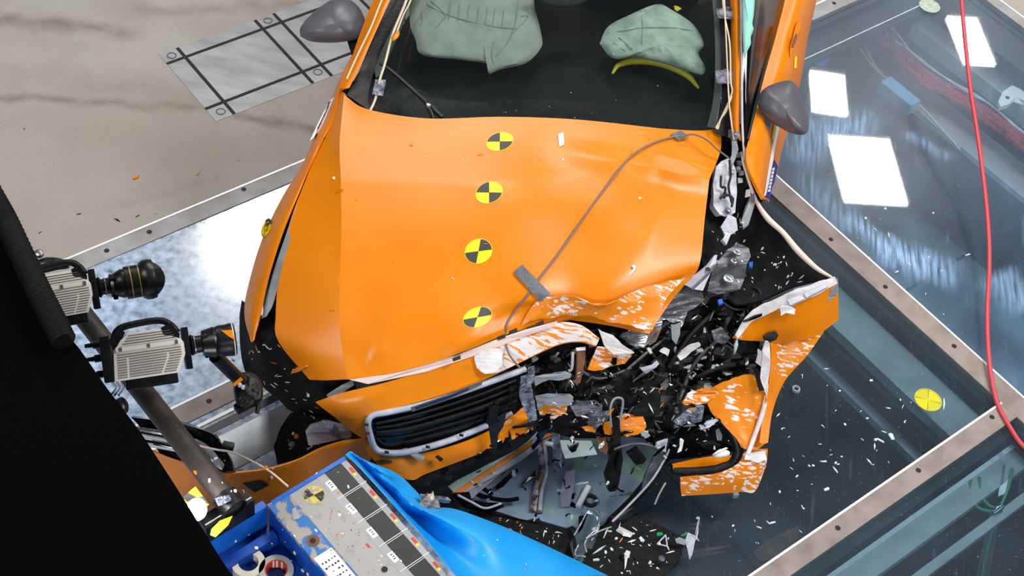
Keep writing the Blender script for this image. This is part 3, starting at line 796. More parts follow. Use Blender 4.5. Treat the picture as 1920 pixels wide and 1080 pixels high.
# windscreen surround, pillars
def pz(y): return 1.0 + (221 - y) * .00112
pillar = sheet('pillar', [[(636, 165, .985), (646, 166, 1.0), (655, 165, 1.0)], [(655, 120, 1.02), (668, 122, 1.05), (676, 122, 1.05)], [(676, 60, 1.08), (695, 62, 1.12), (703, 62, 1.12)], [(700, 0, 1.15), (722, 0, 1.19), (731, 0, 1.19)], [(740, -90, 1.25), (764, -90, 1.29), (774, -90, 1.29)], [(785, -190, 1.36), (812, -190, 1.38), (824, -190, 1.38)]], m_orange, car, nu=4, nv=5)
tube('pillar_cable', [W(*p) for p in ((650, 148, 1.045), (672, 100, 1.10), (696, 50, 1.16), (716, 0, 1.215), (745, -60, 1.27), (780, -120, 1.31))], .0042, m_cream, car)
rp = sheet('pillar', [[(1384, 262, .99), (1389, 264, 1.0), (1396, 262, .98)], [(1371, 240, 1.02), (1380, 240, 1.04), (1387, 240, 1.02)], [(1372, 160, 1.10), (1381, 160, 1.125), (1388, 160, 1.10)], [(1371, 70, 1.18), (1380, 70, 1.21), (1388, 70, 1.19)], [(1369, 0, 1.25), (1378, 0, 1.28), (1387, 0, 1.26)], [(1364, -100, 1.34), (1374, -100, 1.36), (1383, -100, 1.34)], [(1356, -190, 1.40), (1366, -190, 1.41), (1376, -190, 1.40)]], m_orange, car, nu=3, nv=5)
tube('door_seal', [W(*p) for p in ((1396, 300, .96), (1392, 240, 1.03), (1391, 160, 1.11), (1391, 70, 1.19), (1390, 0, 1.27), (1386, -100, 1.35))], .005, m_pale, car)
frame_l = sheet('screen_surround', [[(650, 178, .985), (700, 212, .98)], [(664, 150, 1.0), (690, 180, .985)], [(680, 120, 1.03), (706, 120, 1.01)], [(706, 60, 1.10), (732, 60, 1.08)], [(733, 0, 1.17), (762, 0, 1.16)], [(776, -90, 1.27), (806, -90, 1.27)], [(826, -190, 1.36), (860, -190, 1.36)]], m_black, car, nu=3, nv=4)
frame_r = sheet('screen_surround', [[(1338, 246, .985), (1384, 268, .965)], [(1352, 200, 1.035), (1374, 204, 1.04)], [(1352, 120, 1.12), (1374, 120, 1.13)], [(1349, 50, 1.19), (1371, 50, 1.2)], [(1346, 0, 1.24), (1370, 0, 1.25)], [(1340, -90, 1.32), (1364, -90, 1.33)], [(1330, -190, 1.38), (1356, -190, 1.385)]], m_black, car, nu=3, nv=4)
m_pillargr = M('pillar_trim_greygreen', (66, 76, 72), .6)
sheet('pillar_trim', [[(1326, 238, .985), (1344, 240, .99)], [(1338, 180, 1.045), (1351, 182, 1.05)], [(1341, 90, 1.14), (1352, 92, 1.145)], [(1336, 0, 1.225), (1349, 0, 1.23)], [(1328, -90, 1.30), (1342, -90, 1.31)]], m_pillargr, car, nu=3, nv=5)
sheet('pillar_trim', [[(705, 146, .955), (716, 138, .955)], [(704, 120, .985), (732, 100, .985)], [(730, 60, 1.05), (752, 55, 1.05)], [(755, 0, 1.13), (772, 0, 1.13)], [(800, -90, 1.24), (818, -90, 1.24)]], m_pillargr, car, nu=3, nv=5)  # grey-green strip paints in the pillar's reflection inside the windscreen
tube('windscreen_wire', [W(*p) for p in ((694, 208, 1.0), (704, 185, 1.02), (712, 150, 1.055), (722, 118, 1.085), (735, 68, 1.13), (752, 25, 1.18), (762, 0, 1.21), (780, -60, 1.26))], .0052, m_cream, car)
tube('windscreen_wire', [W(*p) for p in ((744, 60, 1.135), (756, 28, 1.17), (770, 0, 1.20), (790, -60, 1.26))], .004, m_cream, car)
pillow('orange_tie', [(733, 72, 1.145), (742, 60, 1.15), (748, 58, 1.15), (748, 68, 1.15), (738, 77, 1.145)], m_orange, car, h=.012, rings=4)
poly('tape_wrap', [(704, 148, 1.06), (724, 150, 1.06), (718, 180, 1.035), (698, 176, 1.035)], m_tapesh, car, th=.006, sub=3, rnd=.006)
for q, a in (((1343, 16, 1385, 34), 1.245), ((1341, 132, 1385, 154), 1.125)):
    x0, y0, x1, y1 = q
    poly('tape_wrap', [(x0, y0, a), (x0 + 22, y0 - 3, a + .01), (x1, y0 + 4, a), (x1 + 1, y1, a - .01), (x0 + 24, y1, a), (x0 + 3, y1 - 1, a - .01)], m_tapesh, car, th=.006, sub=3, rnd=.01)
for pts in (((1358, 0, 1.28), (1361, 60, 1.23), (1364, 130, 1.165), (1367, 190, 1.10), (1372, 235, 1.05), (1376, 262, 1.0)), ((1354, -40, 1.32), (1357, 20, 1.26), (1368, 80, 1.22), (1370, 150, 1.15), (1372, 175, 1.12), (1355, 215, 1.05), (1342, 240, 1.02)), ((1372, 180, 1.11), (1362, 208, 1.07), (1350, 225, 1.04), (1344, 242, 1.02)), ((1366, 196, 1.09), (1352, 222, 1.05), (1346, 242, 1.02))):
    tube('harness_wire', [W(*p) for p in pts], .0034, m_cream, car)
poly('tape_wrap', [(1366, 244, 1.03), (1376, 250, 1.03), (1386, 245, 1.03), (1388, 256, 1.02), (1376, 264, 1.0), (1366, 256, 1.0)], m_tapesh, car, th=.01, sub=2, rnd=.01)

m_wind = glass_mat('windscreen_glass', (248, 252, 250), 0.005, (150, 160, 160), scratch=0.0, rough=0.03, refl=.8)
screen = sheet('windscreen', [[(718, 200, .985), (800, 224, .985), (1000, 223, 1.0), (1200, 238, .99), (1344, 246, .985)], [(706, 120, 1.02), (820, 130, 1.075), (1020, 120, 1.11), (1220, 126, 1.11), (1352, 120, 1.12)], [(758, 0, 1.16), (860, 0, 1.215), (1045, 0, 1.24), (1220, 0, 1.245), (1346, 0, 1.24)], [(830, -130, 1.3), (920, -130, 1.34), (1055, -130, 1.36), (1220, -130, 1.36), (1338, -130, 1.34)]], m_wind, car, thick=.005, nu=6, nv=6)
tag(screen, 'clear windscreen glass')
sheet('scuttle_side', [[(1335, 232, .925), (1402, 232, .925)], [(1335, 300, .875), (1406, 300, .875)], [(1315, 365, .81), (1412, 365, .81)]], m_liner, car, nu=3, nv=3, thick=.02)
# wiper
m_wip = M('wiper_black', (10, 10, 11), .35)
wp = tube('wiper', [W(*p) for p in ((713, 118, 1.075), (740, 138, 1.06), (782, 176, 1.035), (800, 193, 1.02), (830, 220, 1.0))], [.007, .008, .008, .009, .010], m_wip, car)
tube('wiper_arm', [W(*p) for p in ((798, 190, 1.035), (806, 206, 1.02), (812, 222, 1.0))], .009, m_wip, wp)
lathe('pivot', W(803, 199, 1.03), UP, ((0, .01), (.01, .009), (.012, .003)), m_silver, wp, 12)
# dark cabin: dashboard, scuttle, seats, airbags, wheel
m_dash = M('dashboard_black', (9, 10, 10), .7, c2=(16, 17, 17), scale=9, spec=.2)
m_cabin = M('cabin_black', (5, 5, 6), .8)
sheet('scuttle', [[(640, 172, .975), (700, 214, .955), (800, 228, .955), (1000, 226, .965), (1200, 242, .955), (1380, 262, .95)], [(664, 150, .97), (720, 186, .945), (820, 204, .945), (1010, 200, .95), (1210, 214, .945), (1380, 225, .95)], [(700, 120, .94), (735, 150, .935), (830, 176, .94), (1010, 176, .945), (1215, 190, .94), (1378, 195, .94)]], m_black, car, nu=5, nv=4, thick=.02)
dash = sheet('dashboard', [[(700, 160, .90), (830, 196, .935), (1010, 190, .945), (1215, 205, .94), (1352, 215, .93)], [(725, 95, .90), (840, 130, .955), (1020, 128, .965), (1220, 138, .96), (1350, 140, .93)], [(760, 40, .86), (860, 70, .92), (1030, 66, .94), (1220, 70, .93), (1350, 60, .88)], [(790, -10, .70), (870, 20, .72), (1040, 20, .72), (1220, 20, .72), (1350, 0, .70)]], m_dash, car, nu=6, nv=5, thick=.05)
box('cabin_floor', (0, 5.55, .5), ((1, 0, 0), (0, 1, 0), UP), (.72, .75, .05), m_cabin, car)
for x in (-.40, .38): box('seat', (x, 5.85, .78), ((1, 0, 0), (0, .9, -.3), UP), (.25, .12, .35), M('seat_dark', (16, 18, 24), .8), car, bev=.06)
bagL = pillow('airbag', [(769, -30, 1.10), (768, 40, 1.07), (779, 75, 1.06), (792, 103, 1.045), (860, 112, 1.045), (918, 121, 1.045), (916, 139, 1.035), (940, 130, 1.045), (985, 119, 1.06), (1013, 92, 1.07), (1016, 70, 1.08), (1004, 20, 1.11), (985, -30, 1.14), (880, -50, 1.15)], m_bag, car, h=.055, hb=.14, rings=12, wr=.006, ws=9, exp=.42, per=6)
tag(bagL, 'large pale airbag in front of the passenger seat')
bb = bvh_of([bagL])


def seam(pts, par, bv, r=.0022, lift=.002, mat=None):
    q = []
    for x, y in pts:
        hh = bv.ray_cast(CAMP, ray(x, y))
        if hh[0]: q.append(hh[0] - ray(x, y) * lift)
    if len(q) > 1: tube('seam', q, r, mat or m_bagd, par, n=6, res=4)


for pts in (((800, 8), (832, 25), (880, 40), (930, 50), (970, 54)), ((808, 2), (835, 27), (828, 40), (815, 54)), ((790, 20), (792, 40), (788, 48)), ((972, -20), (970, 20), (964, 52), (950, 82), (930, 105)), ((976, 30), (990, 32), (962, 62)), ((926, 78), (922, 100), (925, 118))): seam(pts, bagL, bb)
for x in (845, 862, 880, 898, 914, 928, 945): seam([(x, 4 + (x - 845) * .15), (x - 4, 38 + (x - 845) * .1)], bagL, bb, .0014)
m_bag2 = M('driver_airbag_cloth', (156, 172, 163), .8, c2=(124, 142, 133), scale=14, bump=.35, bscale=50)
bagR = pillow('airbag', [(1124, 82, 1.07), (1140, 50, 1.10), (1180, 28, 1.13), (1232, 8, 1.15), (1262, 20, 1.15), (1300, 46, 1.13), (1320, 82, 1.10), (1310, 100, 1.08), (1322, 125, 1.05), (1316, 140, 1.04), (1290, 134, 1.045), (1240, 118, 1.055), (1190, 108, 1.06), (1150, 110, 1.055)], m_bag2, car, h=.06, hb=.10, rings=12, wr=.014, ws=12, exp=.6, per=7, relax=1)
tag(bagR, 'crumpled airbag in front of the steering wheel')
bb2 = bvh_of([bagR])
for pts in (((1140, 62), (1180, 56), (1206, 52), (1260, 52), (1300, 58)), ((1202, 18), (1205, 50), (1204, 80), (1212, 108)), ((1150, 80), (1172, 96), (1186, 108)), ((1160, 70), (1185, 92), (1196, 108))): seam(pts, bagR, bb2, .002)
sw = tube('steering_wheel', [W(*p) for p in ((1148, 138, .99), (1160, 122, 1.0), (1190, 114, 1.01), (1230, 116, 1.015), (1262, 126, 1.01), (1290, 142, .995), (1310, 165, .96))], [.005, .011, .016, .018, .018, .014, .006], m_ygrn, car, n=10)
tag(sw, 'steering wheel rim with yellow paint')
curt = pillow('curtain_airbag', [(1392, -40, 1.34), (1414, -20, 1.31), (1414, 22, 1.27), (1411, 44, 1.25), (1413, 55, 1.24), (1408, 70, 1.22), (1408, 82, 1.21), (1401, 96, 1.195), (1395, 108, 1.185), (1392, 60, 1.23), (1391, 0, 1.29)], m_mint, car, h=.02, rings=5, per=5)
pillow('interior_mirror', [(1000, -6, 1.2), (1020, 8, 1.19), (1050, 15, 1.185), (1085, 10, 1.19), (1105, -6, 1.2), (1060, -20, 1.22)], m_cabin, car, h=.03)
poly('yellow_tag', [(1264, 10, 1.0), (1272, 12, 1.0), (1278, 16, 1.0), (1270, 21, 1.0), (1265, 17, 1.0)], m_yellow, car)
# roof and far body beyond the frame
sheet('roof', [[(826, -190, 1.37), (1000, -175, 1.42), (1200, -175, 1.42), (1356, -190, 1.40)], [(880, -330, 1.42), (1020, -330, 1.47), (1220, -330, 1.47), (1340, -330, 1.44)], [(960, -520, 1.40), (1060, -520, 1.45), (1200, -520, 1.45), (1320, -520, 1.42)]], m_orange, car, nu=5, nv=4)
box('sill', (-.83, 5.6, .45), ((1, 0, 0), (0, 1, 0), UP), (.04, 1.1, .25), m_orange, car, bev=.02)

# door mirrors
mirL = pillow('door_mirror', [(563, 68, .98), (563, 52, .99), (580, 30, 1.01), (604, 10, 1.03), (626, -2, 1.045), (650, -3, 1.05), (670, 10, 1.045), (682, 30, 1.03), (686, 50, 1.01), (676, 70, .99), (660, 76, .975), (625, 80, .965), (585, 78, .965)], m_grey, car, h=.075, hb=.05, exp=.72, relax=14, rings=13)
tag(mirL, 'grey door mirror at the passenger side')
sheet('mirror_foot', [[(650, 72, .96), (684, 52, 1.0)], [(655, 90, .95), (680, 78, .98)], [(660, 104, .94), (672, 100, .96)]], m_black, mirL, nu=3, nv=3, thick=.03)
door = sheet('door', [
    [(1474, -60, .97), (1500, -60, .96), (1524, -60, .88), (1540, -60, .74), (1540, -56, .5)],
    [(1472, 0, .97), (1500, 0, .96), (1518, 0, .88), (1530, 0, .75), (1530, 4, .5)],
    [(1452, 70, .985), (1482, 70, .97), (1502, 70, .88), (1514, 70, .75), (1514, 74, .5)],
    [(1434, 140, 1.0), (1465, 140, .985), (1486, 140, .90), (1502, 142, .74), (1502, 146, .5)],
    [(1414, 215, 1.0), (1440, 218, .985), (1464, 222, .9), (1482, 225, .72), (1482, 229, .5)],
    [(1401, 272, 1.0), (1424, 276, .98), (1446, 280, .9), (1464, 284, .72), (1464, 288, .5)],
    [(1400, 305, .98), (1420, 312, .96), (1440, 318, .89), (1456, 322, .72), (1456, 326, .5)],
    [(1414, 340, .95), (1424, 345, .93), (1436, 350, .86), (1446, 352, .72), (1446, 356, .5)],
    [(1431, 371, .92), (1434, 373, .9), (1437, 375, .82), (1441, 378, .70), (1441, 382, .5)]], m_orange, car, thick=.012, nu=5, nv=5, smooth=40)
tag(door, 'driver side front door pushed open')
dbvh = bvh_of([door])
drape('side_stripe', quad((1455, 228), (1462, 228), (1436, 366), (1432, 368), 2, 10), dbvh, m_paper, door, lift=.003)
drape('side_stripe', quad((1451, 228), (1456, 228), (1448, 262), (1446, 262), 1, 4), dbvh, m_yellow, door, lift=.0045)
m_navy = M('sponsor_sticker_blue', (50, 40, 140), .4)
ss = drape('lettered_sticker', quad((1451, 300), (1457, 312), (1443, 374), (1434, 369), 2, 8), dbvh, m_navy, door, lift=.004)
for k in range(7):
    f = .12 + k * .115; x = 1449 + (1437.5 - 1449) * f; y = 310 + (368 - 310) * f
    drape('letter', quad((x - 1, y - 2), (x + 2.6, y - 3), (x + 1.6, y + 2.5), (x - 2.2, y + 2.5), 1, 1), dbvh, m_paper, ss, lift=.006)
hd = pillow('door_handle', [(1488, 62, .97), (1493, 45, .97), (1501, 38, .955), (1503, 48, .945), (1495, 70, .955), (1487, 98, .96), (1482, 108, .965), (1481, 90, .97)], m_orange, door, h=.02)
poly('handle_recess', [(1484, 88, 1.0), (1489, 68, 1.0), (1494, 62, 1.0), (1495, 70, 1.0), (1488, 88, 1.0)], M('handle_recess_brown', (110, 50, 6), .5), hd, th=.004)
drape('yellow_tape', quad((1489, 106), (1493, 106), (1492, 128), (1488, 128), 1, 2), dbvh, m_yellow, door, lift=.004)
win = sheet('door_window', [[(1388, -60, 1.32), (1410, -60, 1.30), (1440, -60, 1.12), (1475, -60, .975)], [(1392, 0, 1.27), (1415, 0, 1.26), (1440, 0, 1.12), (1471, 0, .975)], [(1393, 100, 1.17), (1408, 100, 1.16), (1425, 100, 1.08), (1446, 100, .99)], [(1393, 200, 1.06), (1400, 200, 1.06), (1408, 200, 1.03), (1419, 200, 1.0)], [(1395, 270, 1.0), (1397, 272, 1.0), (1400, 274, 1.0), (1403, 276, .995)]], m_blackgl, door, nu=4, nv=4, thick=.01)
tube('window_seal', [W(*p) for p in ((1462, -10, 1.0), (1448, 60, 1.01), (1432, 130, 1.02), (1416, 200, 1.02), (1402, 262, 1.01))], .006, m_rubber, door)
mirR = pillow('door_mirror', [(1421, 196, 1.02), (1424, 178, 1.04), (1436, 164, 1.06), (1460, 154, 1.065), (1482, 151, 1.065), (1496, 163, 1.055), (1505, 186, 1.04), (1512, 208, 1.025), (1517, 231, 1.01), (1513, 249, 1.0), (1500, 253, .995), (1480, 248, .985), (1460, 238, .99), (1440, 224, 1.0), (1426, 208, 1.01)], m_grey, car, h=.08, hb=.04, exp=.72, relax=14, rings=13)
tag(mirR, 'grey door mirror at the driver side')
sheet('mirror_foot', [[(1420, 208, 1.0), (1428, 212, 1.0), (1446, 230, .99)], [(1424, 240, .98), (1432, 246, .975), (1444, 236, .98)], [(1428, 248, .97), (1430, 249, .97), (1434, 246, .97)]], m_grey, mirR, nu=3, nv=3, thick=.02)

# black wheel-arch cavity and empty lamp hole at the left front corner
sheet('wheel_arch_liner', [[(453, 560, .60), (478, 600, .66), (500, 590, .69), (528, 560, .70)], [(449, 610, .56), (480, 645, .64), (505, 640, .66), (530, 640, .66)], [(452, 665, .50), (500, 690, .58), (545, 690, .60), (590, 700, .64)], [(466, 705, .46), (520, 730, .52), (580, 740, .55), (655, 722, .64)], [(520, 745, .42), (560, 770, .45), (620, 775, .48), (668, 760, .55)]], m_liner, car, thick=.05, nu=6, nv=6, rough=.03, rscale=10, smooth=20)
lathe('wheel', W(500, 560, .33) + Vector((-.0, .25, 0)), (1, 0, 0), ((0, .31), (.02, .33), (.18, .33), (.2, .31), (.2, .2), (0, .2)), m_rubber, car)
sp = poly('splash_shield', [(545, 773, .42), (598, 765, .45), (640, 790, .45), (655, 815, .42), (600, 842, .38), (548, 862, .34), (520, 867, .33), (513, 838, .34), (525, 805, .38)], m_liner, car, th=.02, sub=2, rnd=.012)
lathe('clip', W(547, 834, .362), UP, ((0, .012), (.006, .012), (.010, .006)), m_clip, sp, 16)
hb = poly('lamp_bracket', [(574, 812, .50), (582, 797, .52), (612, 790, .53), (655, 808, .50), (660, 818, .47), (620, 828, .46), (580, 836, .46)], m_pale, car, th=.03)
lathe('bolt_boss', W(617, 800, .53), UP, ((0, .018), (.012, .018), (.014, .008)), m_pale, hb, 6)
poly('lamp_bracket', [(612, 740, .66), (640, 722, .69), (662, 712, .70), (664, 722, .69), (640, 738, .67), (618, 752, .65)], m_clip, car, th=.025)

# bumper cover: upper band with the torn-off tip, grille opening, lower band
m_bump = m_orange
upper = sheet('bumper_cover', [
    [(592, 755, .665), (640, 737, .70), (720, 718, .715), (800, 694, .725), (880, 668, .73), (960, 634, .74), (1030, 612, .745), (1085, 611, .745), (1122, 636, .72)],
    [(606, 766, .64), (650, 757, .675), (730, 736, .69), (810, 712, .70), (885, 688, .705), (960, 656, .715), (1035, 628, .73), (1085, 622, .74), (1120, 640, .71)],
    [(630, 784, .60), (664, 785, .62), (735, 766, .645), (812, 746, .655), (885, 722, .66), (955, 690, .675), (1040, 650, .70), (1085, 642, .715), (1116, 650, .70)]], m_bump, car, nu=7, nv=5, thick=.005, smooth=35, dents=[(690, 740, 30, .008)])
sheet('bumper_corner', [[(630, 784, .60), (664, 785, .62), (692, 778, .63)], [(655, 806, .56), (672, 806, .57), (688, 800, .58)], [(680, 822, .53), (684, 822, .53), (690, 820, .53)]], m_bump, car, nu=4, nv=4, thick=.005)
scr = sheet('bumper_scrape', [[(900, 664, .735), (960, 634, .745), (1030, 606, .752), (1085, 608, .752), (1124, 634, .725)], [(905, 684, .712), (960, 658, .722), (1035, 626, .738), (1085, 622, .748), (1122, 640, .715)], [(930, 700, .682), (962, 686, .684), (1040, 648, .708), (1085, 640, .722), (1118, 648, .705)]], m_scrape3, car, nu=8, nv=5, thick=.003)
tag(scr, 'scraped corner with white primer showing')
poly('bare_patch', [(890, 668, .738), (902, 656, .745), (925, 652, .748), (944, 658, .748), (943, 682, .725), (930, 698, .708), (908, 700, .703), (894, 690, .71)], m_white, car, th=.008, jag=2)
# twisted end of the bumper
poly('bumper_tear', [(1122, 618, .75), (1150, 628, .74), (1166, 646, .72), (1190, 660, .70), (1172, 668, .68), (1150, 664, .69), (1132, 646, .71)], m_white, car, th=.006, sub=3, rnd=.012)
poly('bumper_tear', [(1120, 648, .70), (1140, 650, .70), (1150, 666, .68), (1186, 664, .68), (1172, 680, .65), (1152, 682, .64), (1130, 692, .62), (1102, 696, .62), (1112, 668, .66)], m_scrape2, car, th=.006, sub=3, rnd=.015)

gr = sheet('grille', [[(690, 788, .60), (720, 776, .61), (800, 752, .62), (885, 726, .625), (985, 690, .63)], [(702, 815, .535), (725, 815, .53), (805, 800, .53), (885, 778, .535), (985, 738, .55)], [(708, 835, .48), (735, 842, .465), (810, 828, .46), (885, 806, .465), (985, 760, .49)]], m_blackgl, car, nu=6, nv=6, thick=.03)
for k, f in enumerate((.18, .36, .55, .76)):
    pts = []
    for x, y0, z0, y1, z1 in ((706, 786, .61, 832, .49), (760, 772, .625, 832, .475), (830, 752, .63, 815, .475), (900, 728, .64, 795, .48), (968, 702, .645, 766, .50)):
        pts.append(W(x, y0 + (y1 - y0) * f, z0 + (z1 - z0) * f + .02))
    tube('grille_slat', pts, (.006, .007, .012, .006)[k], m_black, gr, n=8)
rim = tube('grille_surround', [W(*p) for p in ((985, 692, .645), (885, 728, .645), (800, 756, .64), (730, 772, .635), (700, 778, .63), (690, 792, .61), (694, 815, .56), (702, 838, .50), (718, 848, .475), (760, 848, .465), (830, 830, .465), (900, 803, .475), (960, 776, .49))], .0125, m_pale, car)
for x, y, z in ((687, 796, .62), (689, 812, .585), (725, 848, .485), (802, 838, .478), (865, 816, .483)): box('surround_slot', W(x, y, z + .008), ((1, 0, 0), (0, 1, 0), UP), (.008, .004, .003), m_hole, rim)
plate = poly('badge_mount', [(770, 764, .665), (832, 742, .67), (905, 714, .68), (903, 722, .672), (835, 752, .658), (773, 772, .655)], m_chrome, car, th=.004)
poly('mount_film', [(778, 764, .667), (832, 745, .672), (880, 727, .678), (878, 731, .674), (834, 750, .664), (780, 768, .66)], M('dark_blue_film', (34, 44, 70), .25), plate, th=.001)

lower = sheet('bumper_lower', [
    [(690, 824, .51), (700, 842, .475), (730, 856, .45), (790, 850, .44), (860, 832, .445), (920, 806, .46), (1000, 760, .49)],
    [(685, 840, .47), (705, 862, .435), (750, 872, .42), (800, 866, .415), (870, 846, .42), (930, 820, .435), (1000, 784, .45)],
    [(690, 852, .44), (720, 880, .40), (770, 900, .37), (800, 888, .375), (880, 858, .39), (940, 834, .40), (1000, 806, .41)]], m_bump, car, nu=6, nv=5, thick=.005)
left = sheet('bumper_wing', [
    [(285, 846, .50), (340, 866, .49), (400, 886, .49), (450, 886, .495), (510, 878, .505), (560, 862, .515), (600, 842, .525), (640, 829, .53), (692, 822, .52)],
    [(283, 852, .47), (340, 874, .46), (400, 895, .46), (450, 896, .465), (510, 888, .475), (562, 872, .485), (602, 852, .495), (642, 838, .505), (690, 830, .50)],
    [(290, 900, .30), (345, 930, .28), (405, 950, .28), (460, 955, .27), (520, 948, .28), (570, 926, .30), (610, 900, .33), (650, 872, .38), (690, 850, .44)],
    [(310, 930, .16), (360, 960, .14), (415, 985, .13), (465, 990, .12), (525, 980, .13), (575, 955, .17), (615, 925, .22), (655, 890, .30), (695, 862, .40)]], m_bump, car, nu=5, nv=5, thick=.006)
wb = bvh_of([left])
drape('fog_lamp_hole', quad((455, 905), (490, 899), (505, 908), (478, 922), 4, 3), wb, m_hole, left, lift=.004)
mouth = sheet('lower_grille', [[(765, 905, .34), (800, 885, .365), (880, 858, .385), (960, 822, .40), (1005, 800, .41)], [(772, 918, .31), (815, 905, .33), (885, 872, .35), (962, 835, .37), (1006, 806, .40)], [(790, 926, .24), (830, 912, .26), (895, 882, .29), (968, 842, .33), (1006, 812, .37)]], m_liner, car, nu=5, nv=4, thick=.02, rough=.01)
poly('clip_strip', [(754, 842, .475), (762, 840, .478), (796, 855, .455), (795, 862, .45), (785, 864, .447), (765, 850, .465)], m_clip, car, th=.008)
poly('black_tab', [(816, 856, .45), (822, 853, .452), (832, 861, .445), (826, 866, .44)], m_black, car, th=.01)
poly('bumper_tear', [(698, 866, .435), (716, 862, .44), (735, 864, .437), (735, 867, .434), (715, 868, .434)], m_hole, car, th=.002)

# peeled front wing at the right of the photo
sheet('fender_inside', [
    [(1340, 345, .86), (1372, 330, .88), (1392, 318, .90), (1402, 318, .90)],
    [(1324, 410, .80), (1370, 405, .78), (1405, 390, .80), (1424, 386, .86)],
    [(1314, 470, .74), (1370, 465, .70), (1430, 450, .74), (1474, 440, .84)],
    [(1330, 520, .70), (1390, 520, .66), (1450, 505, .72), (1520, 488, .83)],
    [(1380, 570, .70), (1420, 565, .68), (1480, 540, .74), (1563, 521, .86)]], m_liner, car, nu=6, nv=6, thick=.01, rough=.008, rscale=5)
lathe('liner_dome', W(1482, 518, .70) , UP, ((0, .05), (.015, .046), (.03, .032), (.038, .012)), m_liner, car, 20)
tube('fender_edge', [W(*p) for p in ((1390, 285, .95), (1397, 318, .92), (1418, 376, .87), (1440, 410, .86), (1468, 436, .855), (1496, 470, .855), (1530, 502, .86), (1560, 521, .87))], [.005, .006, .008, .012, .011, .013, .010, .006], m_pink, car)
wing = sheet('fender', [
    [(1375, 634, .74), (1402, 604, .77), (1440, 586, .80), (1490, 568, .83), (1530, 552, .85), (1570, 530, .87)],
    [(1395, 638, .71), (1425, 626, .72), (1455, 618, .73), (1495, 606, .76), (1535, 590, .78), (1572, 560, .80)],
    [(1436, 640, .68), (1450, 642, .67), (1466, 645, .66), (1495, 640, .68), (1530, 630, .70), (1572, 600, .72)]], m_orange, car, thick=.005, nu=6, nv=6, ub=(), smooth=30)
tag(wing, 'front wing torn off and peeled outward')
wing2 = sheet('fender_lower', [
    [(1444, 636, .68), (1470, 640, .665), (1500, 636, .68), (1545, 622, .70)],
    [(1446, 670, .62), (1466, 672, .61), (1488, 672, .62), (1512, 668, .63)],
    [(1442, 715, .56), (1452, 716, .55), (1462, 717, .55), (1472, 714, .55)],
    [(1432, 770, .48), (1438, 772, .475), (1443, 772, .475), (1449, 770, .475)],
    [(1424, 830, .42), (1430, 832, .415), (1434, 832, .415), (1440, 830, .415)]], m_scrape, car, thick=.005, nu=5, nv=6)
sheet('fender_flange', [
    [(1380, 628, .76), (1400, 596, .80), (1424, 575, .83), (1455, 562, .85), (1490, 545, .87), (1530, 530, .89), (1566, 519, .90)],
    [(1384, 634, .75), (1410, 604, .78), (1442, 588, .805), (1470, 576, .82), (1500, 566, .84), (1535, 551, .86), (1570, 532, .875)]], m_white, car, thick=.008, nu=5, nv=5, rough=.006, rscale=22)
for q in ([(1476, 562), (1502, 552), (1508, 560), (1482, 572)], [(1508, 550), (1550, 532), (1553, 537), (1512, 558)]):
    poly('flange_rib', [(x, y, .885) for x, y in q], m_pale, car, th=.012)
poly('flange_end', [(1560, 522, .88), (1571, 522, .88), (1572, 545, .84), (1566, 556, .82), (1558, 560, .82), (1552, 568, .81), (1558, 545, .85)], m_clip, car, th=.006, jag=1)
poly('wing_notch', [(1430, 632, .73), (1440, 624, .74), (1453, 622, .745), (1460, 628, .735), (1456, 637, .72), (1446, 641, .71), (1434, 642, .705)], m_hole, car, th=.006)
for q in ([(1436, 640, .72), (1444, 646, .70), (1443, 700, .62), (1437, 748, .54), (1430, 720, .58), (1427, 690, .62)], [(1420, 655, .66), (1432, 660, .66), (1430, 690, .62), (1416, 680, .62)]):
    poly('wing_tear', q, m_white, car, th=.006, sub=2, rnd=.012, jag=1)
poly('bare_patch', [(1462, 575, .835), (1478, 572, .835), (1492, 580, .825), (1490, 590, .815), (1474, 586, .82), (1464, 592, .81)], m_flake, car, th=.004, jag=1)
# ------------------------------------------------------------------ crushed engine bay
bay = sheet('engine_bay', [
    [(1322, 330, .80), (1352, 330, .80), (1380, 340, .80), (1400, 380, .78)],
    [(1290, 450, .72), (1330, 450, .70), (1370, 450, .68), (1410, 450, .68)],
    [(1200, 540, .68), (1280, 540, .66), (1370, 540, .62), (1430, 550, .64)],
    [(1090, 610, .64), (1210, 610, .58), (1330, 610, .54), (1410, 630, .56)],
    [(985, 650, .60), (1120, 660, .55), (1280, 670, .48), (1440, 680, .48)],
    [(960, 720, .52), (1110, 720, .46), (1270, 720, .42), (1440, 740, .42)],
    [(985, 770, .42), (1110, 775, .40), (1260, 780, .36), (1420, 790, .36)],
    [(1000, 806, .34), (1110, 815, .32), (1260, 820, .28), (1390, 830, .30)]], m_black, car, nu=9, nv=5, thick=.12, rough=.05, rscale=13, smooth=12)
bay_bvh = bvh_of([bay])


def on(px, py, lift=0.0, bv=None):
    h = (bv or bay_bvh).ray_cast(CAMP, ray(px, py))
    return (h[0] + Vector((0, 0, lift))) if h[0] else W(px, py, .45)


